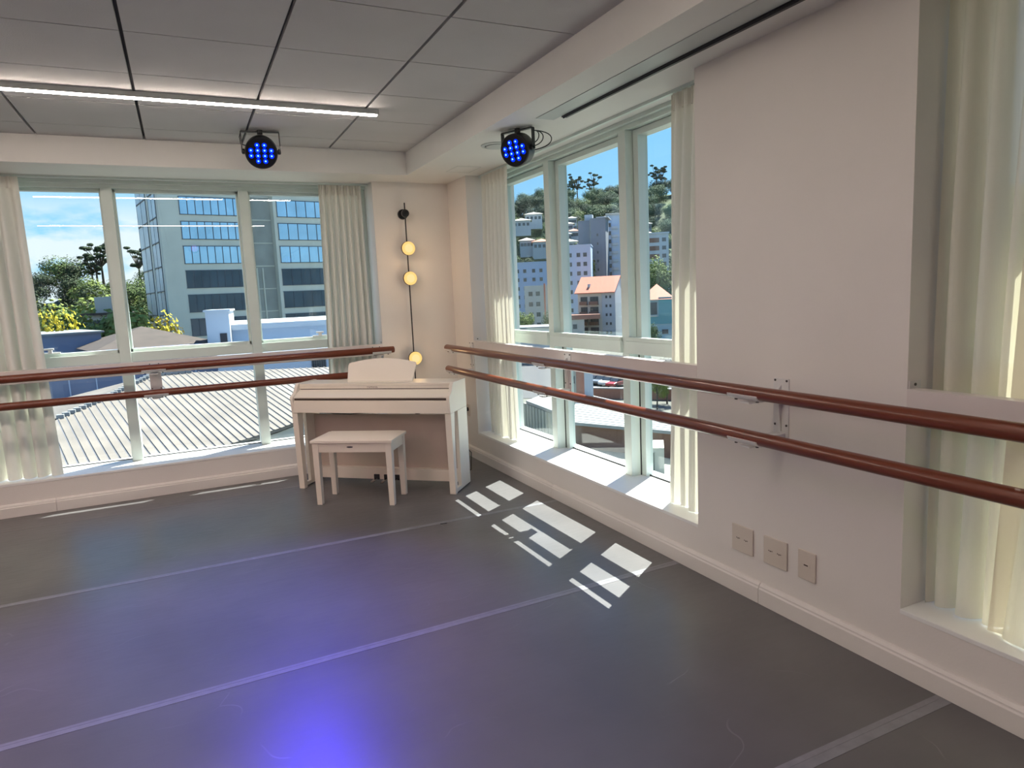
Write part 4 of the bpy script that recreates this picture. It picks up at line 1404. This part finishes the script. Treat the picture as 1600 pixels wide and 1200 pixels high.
# --- through the side window: towers
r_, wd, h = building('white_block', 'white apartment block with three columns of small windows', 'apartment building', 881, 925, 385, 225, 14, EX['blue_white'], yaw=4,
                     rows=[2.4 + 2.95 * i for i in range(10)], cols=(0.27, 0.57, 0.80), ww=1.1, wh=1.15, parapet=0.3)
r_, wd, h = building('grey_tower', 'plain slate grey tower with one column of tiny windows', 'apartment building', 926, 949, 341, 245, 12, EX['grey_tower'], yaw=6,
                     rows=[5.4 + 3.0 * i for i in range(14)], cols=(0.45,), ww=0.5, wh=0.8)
MB().box(-4.6, 1.5, 0, -0.4, 12, h - 0.5).build('side_wing', EX['grey_tower'], r_)
MB().box(-0.4, 1.0, 0, 0, 11, h - 0.2).build('joint', EX['concrete_dark'], r_)
MB().box(-2.4, 3, h - 0.5, 0.4, 6, h + 1.6).build('roof_tank_room', EX['white'], r_)
MB().box(wd * 0.4, -0.4, h, wd + 1, 12, h + 0.3).build('roof_edge', EX['white'], r_)
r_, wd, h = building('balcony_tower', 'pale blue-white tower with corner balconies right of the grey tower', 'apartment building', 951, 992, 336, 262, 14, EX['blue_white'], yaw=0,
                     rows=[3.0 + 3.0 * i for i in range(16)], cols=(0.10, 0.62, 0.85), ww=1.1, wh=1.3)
for i in range(15):
    MB().box(wd * 0.16, -1.1, h - 5.2 - 3.0 * i, wd * 0.42, 0, h - 4.3 - 3.0 * i).build('balcony', EX['white'], r_)
MB().box(-0.4, -1.0, h, wd + 0.4, 14.4, h + 0.5).build('roof_slab', EX['warm_white'], r_)
r_, wd, h = building('slim_tower', 'slim blue-white tower with a single column of windows by the curtain', 'apartment building', 1001, 1015, 384, 240, 12, EX['blue_white'],
                     rows=[2.4 + 3.0 * i for i in range(12)], cols=(0.25,), ww=0.7, wh=1.0)
r_, wd, h = building('stepped_tower', 'white tower with recessed brown balconies at the sunny curtain edge', 'apartment building', 1014, 1046, 366, 268, 14, EX['white'],
                     rows=[1.6 + 3.0 * i for i in range(15)], cols=(0.78,), ww=1.4, wh=1.3)
for i in range(3):
    MB().box(wd * 0.08, -0.08, h - 3.0 * i - 3.2, wd * 0.55, 0.1, h - 3.0 * i - 1.5).build('balcony', EX['brown'], r_)
MB().box(-0.3, -0.6, h, wd + 0.3, 14, h + 0.5).build('roof_slab', EX['white'], r_)
r_, wd, h = building('white_villa', 'white villa with pale hipped roof on the hill by the curtain edge', 'house', 1002, 1022, 366, 285, 9, EX['white'], rows=(1.4,), cols=(0.2, 0.5, 0.8), ww=1.0, wh=1.0, zb=2)
hip_roof(r_, wd, 9, h, 1.6, EX['warm_white'], 0.6)

# left light of the side window
r_, wd, h = building('white_apartments', 'white apartment block with paired windows seen beside the corner curtain', 'apartment building', 803, 866, 412, 240, 15, EX['blue_white'], yaw=6,
                     rows=[2.2 + 3.0 * i for i in range(8)], cols=(0.12, 0.30, 0.52, 0.70, 0.90), ww=1.0, wh=1.1, parapet=0.3)
r_, wd, h = building('cream_apartments', 'lower cream apartment block with square windows beside the corner curtain', 'apartment building', 820, 858, 447, 200, 12, EX['warm_white'], yaw=6,
                     rows=[1.8 + 3.0 * i for i in range(4)], cols=(0.25, 0.55), ww=1.1, wh=1.1)
MB().box(wd * 0.80, -0.3, 0, wd * 0.86, 0, h + 0.5).build('pink_pillar', EX['terracotta'], r_)
r_, wd, h = building('long_roof_house', 'low white building with long pale roof at the corner curtain base', 'building', 806, 862, 514, 150, 9, EX['white'], yaw=3, rows=(1.0,), cols=(0.2, 0.4, 0.6, 0.8), ww=1.4, wh=1.0)
MB().box(-0.5, -0.6, h, wd + 0.5, 9.5, h + 0.3).build('roof', EX['roof_white'], r_)
for (xa, xb, yt, D, lab) in ((806, 834, 345, 330, 'white house with blue-grey balcony bays high on the hill'), (826, 852, 335, 345, 'wide pale house under trees high on the hill'),
                             (816, 838, 376, 300, 'pale flat house halfway down the hill'), (836, 864, 378, 292, 'low house with tiled roof above the apartment blocks')):
    p = at((xa + xb) / 2, yt, D)
    r_, wd, h = building('hill_house', lab, 'house', xa, xb, yt, D, 9, EX['white'], zb=p.z - 7, rows=(1.2,), cols=(0.15, 0.38, 0.62, 0.85), ww=1.1, wh=1.2)
    hip_roof(r_, wd, 9, h, 1.5, EX['terracotta'] if 'tiled' in lab else EX['warm_white'], 0.7)
for (xa, xb, yt, D, lab, rf) in ((880, 900, 350, 300, 'large white hill house with row of windows left of grey tower', 'warm_white'), (890, 905, 341, 325, 'small white pavilion house just above the large hill house', 'roof_white'),
                                 (892, 908, 361, 285, 'narrow house with red-brown roof beside the grey tower', 'terracotta'), (879, 896, 366, 278, 'dark glazed hillside house with terrace under the large white one', 'roof_white'),
                                 (880, 906, 378, 262, 'low terrace house right behind the white block', 'warm_white'), (940, 968, 340, 330, 'pale long roofed house behind the grey tower', 'roof_white'),
                                 (1004, 1020, 350, 330, 'small blue-grey house under the trees near the curtain', 'roof_white')):
    p = at((xa + xb) / 2, yt, D)
    r_, wd, h = building('hill_house', lab, 'house', xa, xb, yt, D, 8, EX['grey_tower'] if 'dark' in lab or 'grey house' in lab else EX['white'], zb=p.z - 7, rows=(0.9, 3.9), cols=(0.18, 0.40, 0.60, 0.82), ww=1.1, wh=1.2)
    hip_roof(r_, wd, 8, h, 1.2, EX[rf], 0.6)

# balcony apartments with terracotta gables
def balcony_block(label, xL, xR, yT, D, depth, yaw, wallm, xs_b):
    r_, wd, h = building('gabled_apartments', label, 'apartment building', xL, xR, yT, D, depth, wallm, yaw=yaw, rows=(), cols=())
    for i in range(5):
        z1_ = h - 0.9 - 3.0 * i
        for (a, c) in xs_b:
            k = MB().box(a * wd, -1.1, z1_ - 2.5, c * wd, 0.0, z1_ - 2.35)
            k.box(a * wd, -1.1, z1_ - 2.35, c * wd, -1.0, z1_ - 1.5)
            k.build('balcony', EX['brown'], r_)
            k = MB(); win_box(k, (a + 0.02) * wd, z1_ - 2.3, (c - 0.02) * wd, z1_ - 0.2, 3); k.build('window', [WIND, FRAME], r_)
    return r_, wd, h
r_, wd, h = balcony_block('white apartments with terracotta gable roof and brown wooden balconies', 903, 940, 487 - 28, 205, 12, 18, EX['warm_white'], ((0.10, 0.42), (0.50, 0.88)))
MB().prism([(-0.8, h - 0.1), (6.0, h + 4.6), (12.8, h - 0.1), (12.8, h + 0.15), (6.0, h + 4.9), (-0.8, h + 0.15)], -0.8, wd + 4.2, 'x').build('roof', EX['terracotta'], r_)
MB().prism([(0.0, h), (6.0, h + 4.4), (12.0, h)], wd - 0.2, wd + 4.0, 'x').build('gable', EX['white'], r_)
MB().box(wd * 0.98, 0.2, 0, wd + 4.0, 12, h).build('side_wing', EX['white'], r_)
for i in range(6):
    for dx in (1.1, 2.3):
        k = MB(); win_box(k, wd + dx, h - 1.6 - 2.6 * i, wd + dx + 0.55, h - 0.9 - 2.6 * i, 1, y=0.2); k.build('window', [WIND, FRAME], r_)
MB().box(wd * 0.36, 1.5, h + 0.4, wd * 0.46, 2.4, h + 2.7).build('chimney', EX['white'], r_)
r_, wd, h = building('white_wall_building', 'plain off-white low building left of the balcony apartments', 'building', 885, 912, 500, 196, 10, EX['warm_white'], rows=(1.4,), cols=(0.45,), ww=1.1, wh=1.2)
MB().box(-0.1, -0.3, h, wd + 4.5, 10, h + 1.3).build('brown_band', EX['brick'], r_)
r_, wd, h = building('teal_apartments', 'teal and white apartments under a salmon tiled roof by the sunny curtain', 'apartment building', 1001, 1052, 469, 190, 12, EX['teal_pale'], yaw=0,
                     rows=[8.2 + 2.9 * i for i in range(3)], cols=(0.42, 0.74), ww=1.6, wh=1.1)
hip_roof(r_, wd, 12, h, 4.2, EX['terracotta'], 0.7)
MB().box(-0.1, -0.15, h - 6.6, wd + 0.1, 0, h - 4.6).build('teal_band', EX['teal'], r_)
MB().box(wd * 0.55, -0.2, h - 4.6, wd * 0.95, 0.0, h + 0.6).build('teal_panel', EX['teal'], r_)
MB().box(0.2, -0.6, h - 4.6, wd * 0.5, 0.0, h - 4.3).box(0.3, -0.1, h - 4.2, wd * 0.18, 0.1, h - 1.5).build('loggia', EX['warm_white'], r_)
k = MB(); win_box(k, wd * 0.2, h - 4.0, wd * 0.5, h - 0.8, 3); k.build('window', [WIND, FRAME], r_)
for i in range(3):
    for a in (0.10, 0.22):
        k = MB(); win_box(k, wd * a, h - 8.8 - 2.9 * i, wd * a + 0.5, h - 8.2 - 2.9 * i, 1); k.build('window', [WIND, FRAME], r_)

# street trees between the blocks
for (x, yt, D, lf, lab) in ((815, 485, 170, 'leaf_light', 'small bright green tree below the cream apartments'), (812, 400, 262, 'leaf_dark', 'dark tree rising behind the white apartment block'),
                            (1012, 400, 255, 'leaf_light', 'green tree between the two towers near the curtain'), (1022, 405, 252, 'leaf_mid', 'mid green tree filling the gap beside the stepped tower'),
                            (893, 372, 245, 'leaf_light', 'yellow-green tree peeking over the white block'), (868, 480, 180, 'leaf_mid', 'mid green tree hidden partly by the first mullion'),
                            (1008, 560, 95, 'leaf_mid', 'leafy green tree low behind the sunlit curtain'), (1024, 566, 88, 'leaf_light', 'light leafy tree beside the ribbed courtyard wall'),
                            (1040, 556, 92, 'leaf_dark', 'dark leafy tree behind the curtain hem'), (930, 573, 128, 'leaf_dark', 'dark low tree at the far side of the car park'),
                            (915, 575, 130, 'leaf_mid', 'green low tree at the car park edge'), (955, 574, 126, 'leaf_dark', 'dark bushy tree behind the parked cars'),
                            (1015, 505, 150, 'leaf_mid', 'mid green street tree in front of the teal apartments')):
    crown_at(x, yt, D, 'round', lf, lab, wide=0.7)

# --- courtyard structures at ground level
cy = MB().box(0, 0, 0, 60, 60, 0.06)
c0 = at_ground(900, 48)
k = MB(); q = [at_ground(760, 40), at_ground(1250, 40), at_ground(1150, 78), at_ground(800, 84)]
k.prism([(p.x, p.y) for p in q], GZ, GZ + 0.08, 'z')
tag(k.build('courtyard', EX['courtyard']), kind='structure')
k = MB(); q = [at_ground(800, 100), at_ground(1100, 100), at_ground(1100, 150), at_ground(800, 150)]
k.prism([(p.x, p.y) for p in q], GZ, GZ + 0.06, 'z')
tag(k.build('car_park', EX['asphalt']), kind='structure')


def slab_building(name, label, corners, ztop, zb=GZ, roofm=None, wallm=None, th=0.3, ribs=0, cat='building', inset=0.05):
    pts = [atz(x, y, ztop) for x, y in corners]
    o = sum(pts, Vector()) / len(pts)
    root = empty(name, (o.x, o.y, zb))
    tag(root, label, cat)
    inv = Matrix.Translation(-Vector((o.x, o.y, zb)))
    a = MB().prism([(p.x, p.y) for p in pts], ztop - th, ztop, 'z').build('roof', roofm, root); a.matrix_parent_inverse = inv
    ins = [p.lerp(o, inset) for p in pts]
    a = MB().prism([(p.x, p.y) for p in ins], zb, ztop - th, 'z').build('walls', wallm, root); a.matrix_parent_inverse = inv
    if ribs:
        k = MB()
        for i in range(ribs):
            s = (i + 0.5) / ribs
            p = pts[0].lerp(pts[-1], s); r2_ = pts[1].lerp(pts[-2], s)
            d = (r2_ - p).normalized(); n_ = Vector((-d.y, d.x, 0)) * 0.10
            k.quadbox([p - n_, r2_ - n_, r2_ + n_, p + n_, p - n_ + Vector((0, 0, .035)), r2_ - n_ + Vector((0, 0, .035)), r2_ + n_ + Vector((0, 0, .035)), p + n_ + Vector((0, 0, .035))])
        a = k.build('ribs', roofm, root); a.matrix_parent_inverse = inv
    return root, inv
slab_building('courtyard_canopy', 'bright white ribbed flat roof over the courtyard beside the side window', [(889, 659), (1075, 676), (1075, 654), (975, 629), (905, 613)], -11.3, roofm=EX['roof_white'], wallm=EX['brown'], ribs=14, cat='canopy')
slab_building('courtyard_canopy', 'white flat roof seen beside the corner curtain above pale fins', [(822, 626), (862, 641), (884, 634), (884, 618), (846, 617)], -10.0, roofm=EX['roof_white'], wallm=EX['concrete_dark'], cat='canopy', inset=0.3)
# pale fins wall below it
fr_ = atz(823, 628, -10.2); fe_ = atz(862, 643, -10.2)
root = empty('fin_wall', (fr_.x, fr_.y, GZ)); tag(root, 'row of pale upright fins under the small white canopy', 'wall')
for i in range(9):
    p = fr_.lerp(fe_, i / 8)
    a = MB().box(p.x - 0.22, p.y - 0.1, GZ, p.x + 0.22, p.y + 0.4, -10.35).build('fin', EX['fin'], root)
    a.matrix_parent_inverse = Matrix.Translation(-Vector((fr_.x, fr_.y, GZ)))
r_, wd, h = building('cream_kiosk', 'small cream building with glazed door behind the sunlit curtain', 'building', 1003, 1034, 700, 56, 3, EX['warm_white'])
k = MB(); win_box(k, wd * 0.12, 0.1, wd * 0.5, h - 0.4, 1); k.build('door', [WIND, EX['fin']], r_)
k = MB()
r_, wd, h = building('ribbed_wall', 'grey ribbed wall panels at the courtyard edge by the sunlit curtain', 'wall', 1002, 1080, 668, 64, 0.4, EX['fin'], yaw=8)
for i in range(12):
    MB().box(wd * i / 12, -0.08, 0, wd * i / 12 + 0.12, 0, h).build('panel_rib', EX['concrete_dark'], r_)
r_, wd, h = building('brick_pillar', 'red-brown brick pillar block under the ledge by the mullion', 'pillar', 896, 909, 577, 84, 2, EX['brick'])
r_, wd, h = building('white_pillar', 'tall white square pillar next to the red-brown one', 'pillar', 909, 923, 572, 80, 2, EX['white'])
r_, wd, h = building('grey_pillar_block', 'grey walled block with small window left of the brick pillar', 'building', 882, 896, 575, 92, 5, EX['concrete_dark'], rows=(1.2,), cols=(0.5,), ww=0.8, wh=0.9)
r_, wd, h = building('brown_fence', 'long brown boundary fence with pale coping behind the white canopy', 'fence', 922, 1075, 607, 98, 0.3, EX['brick'], yaw=14)
MB().box(-0.1, -0.1, h, wd + 0.1, 0.4, h + 0.15).build('coping', EX['white'], r_)
r_, wd, h = building('white_awning_house', 'low building with pale roof beyond the car park', 'building', 924, 975, 578, 140, 6, EX['white'])
MB().box(-0.4, -2.0, h, wd + 0.4, 6, h + 0.25).build('roof', EX['roof_white'], r_)
# parked cars
CARS = [('silver', (170, 174, 180)), ('dark red', (120, 40, 36)), ('white', (206, 208, 210)), ('dark blue', (40, 56, 96)), ('black', (34, 34, 38)), ('grey', (110, 114, 118)), ('white', (206, 208, 210)), ('red', (160, 50, 44))]
pos = [(926, 590), (937, 590), (949, 592), (961, 594), (930, 599), (942, 600), (953, 602), (965, 604)]
whr = ['farthest from the camera by the white pillar', 'in the far row of the car park', 'mid far row of the car park', 'at the mullion end of the far row', 'front row next to the white pillar', 'middle of the front row of the car park', 'front row between grey and red cars', 'at the mullion end of the front row']
for (cn, cc), (x, y), wr_ in zip(CARS, pos, whr):
    p = atz(x, y, GZ + 0.06)
    r_ = empty('car', p, R(20)); tag(r_, cn + ' parked car, ' + wr_, 'car', 'cars in the car park')
    cm = mat('car_paint', cc, 0.3, coat=0.6)
    MB().prism([(-2.1, 0.35), (-2.15, 0.75), (-1.3, 0.92), (1.4, 0.95), (2.1, 0.85), (2.15, 0.35)], -0.85, 0.85, 'y').build('body', cm, r_, bevel=0.05)
    MB().prism([(-1.2, 0.92), (-0.6, 1.42), (0.8, 1.45), (1.5, 0.95)], -0.74, 0.74, 'y').build('cabin', WIND, r_, bevel=0.05)
    for wx in (-1.35, 1.35):
        for wy in (-0.8, 0.8):
            MB().cyl((wx, wy - 0.1, 0.32), (wx, wy + 0.1, 0.32), 0.32, n=14).build('wheel', BLACKP, r_)
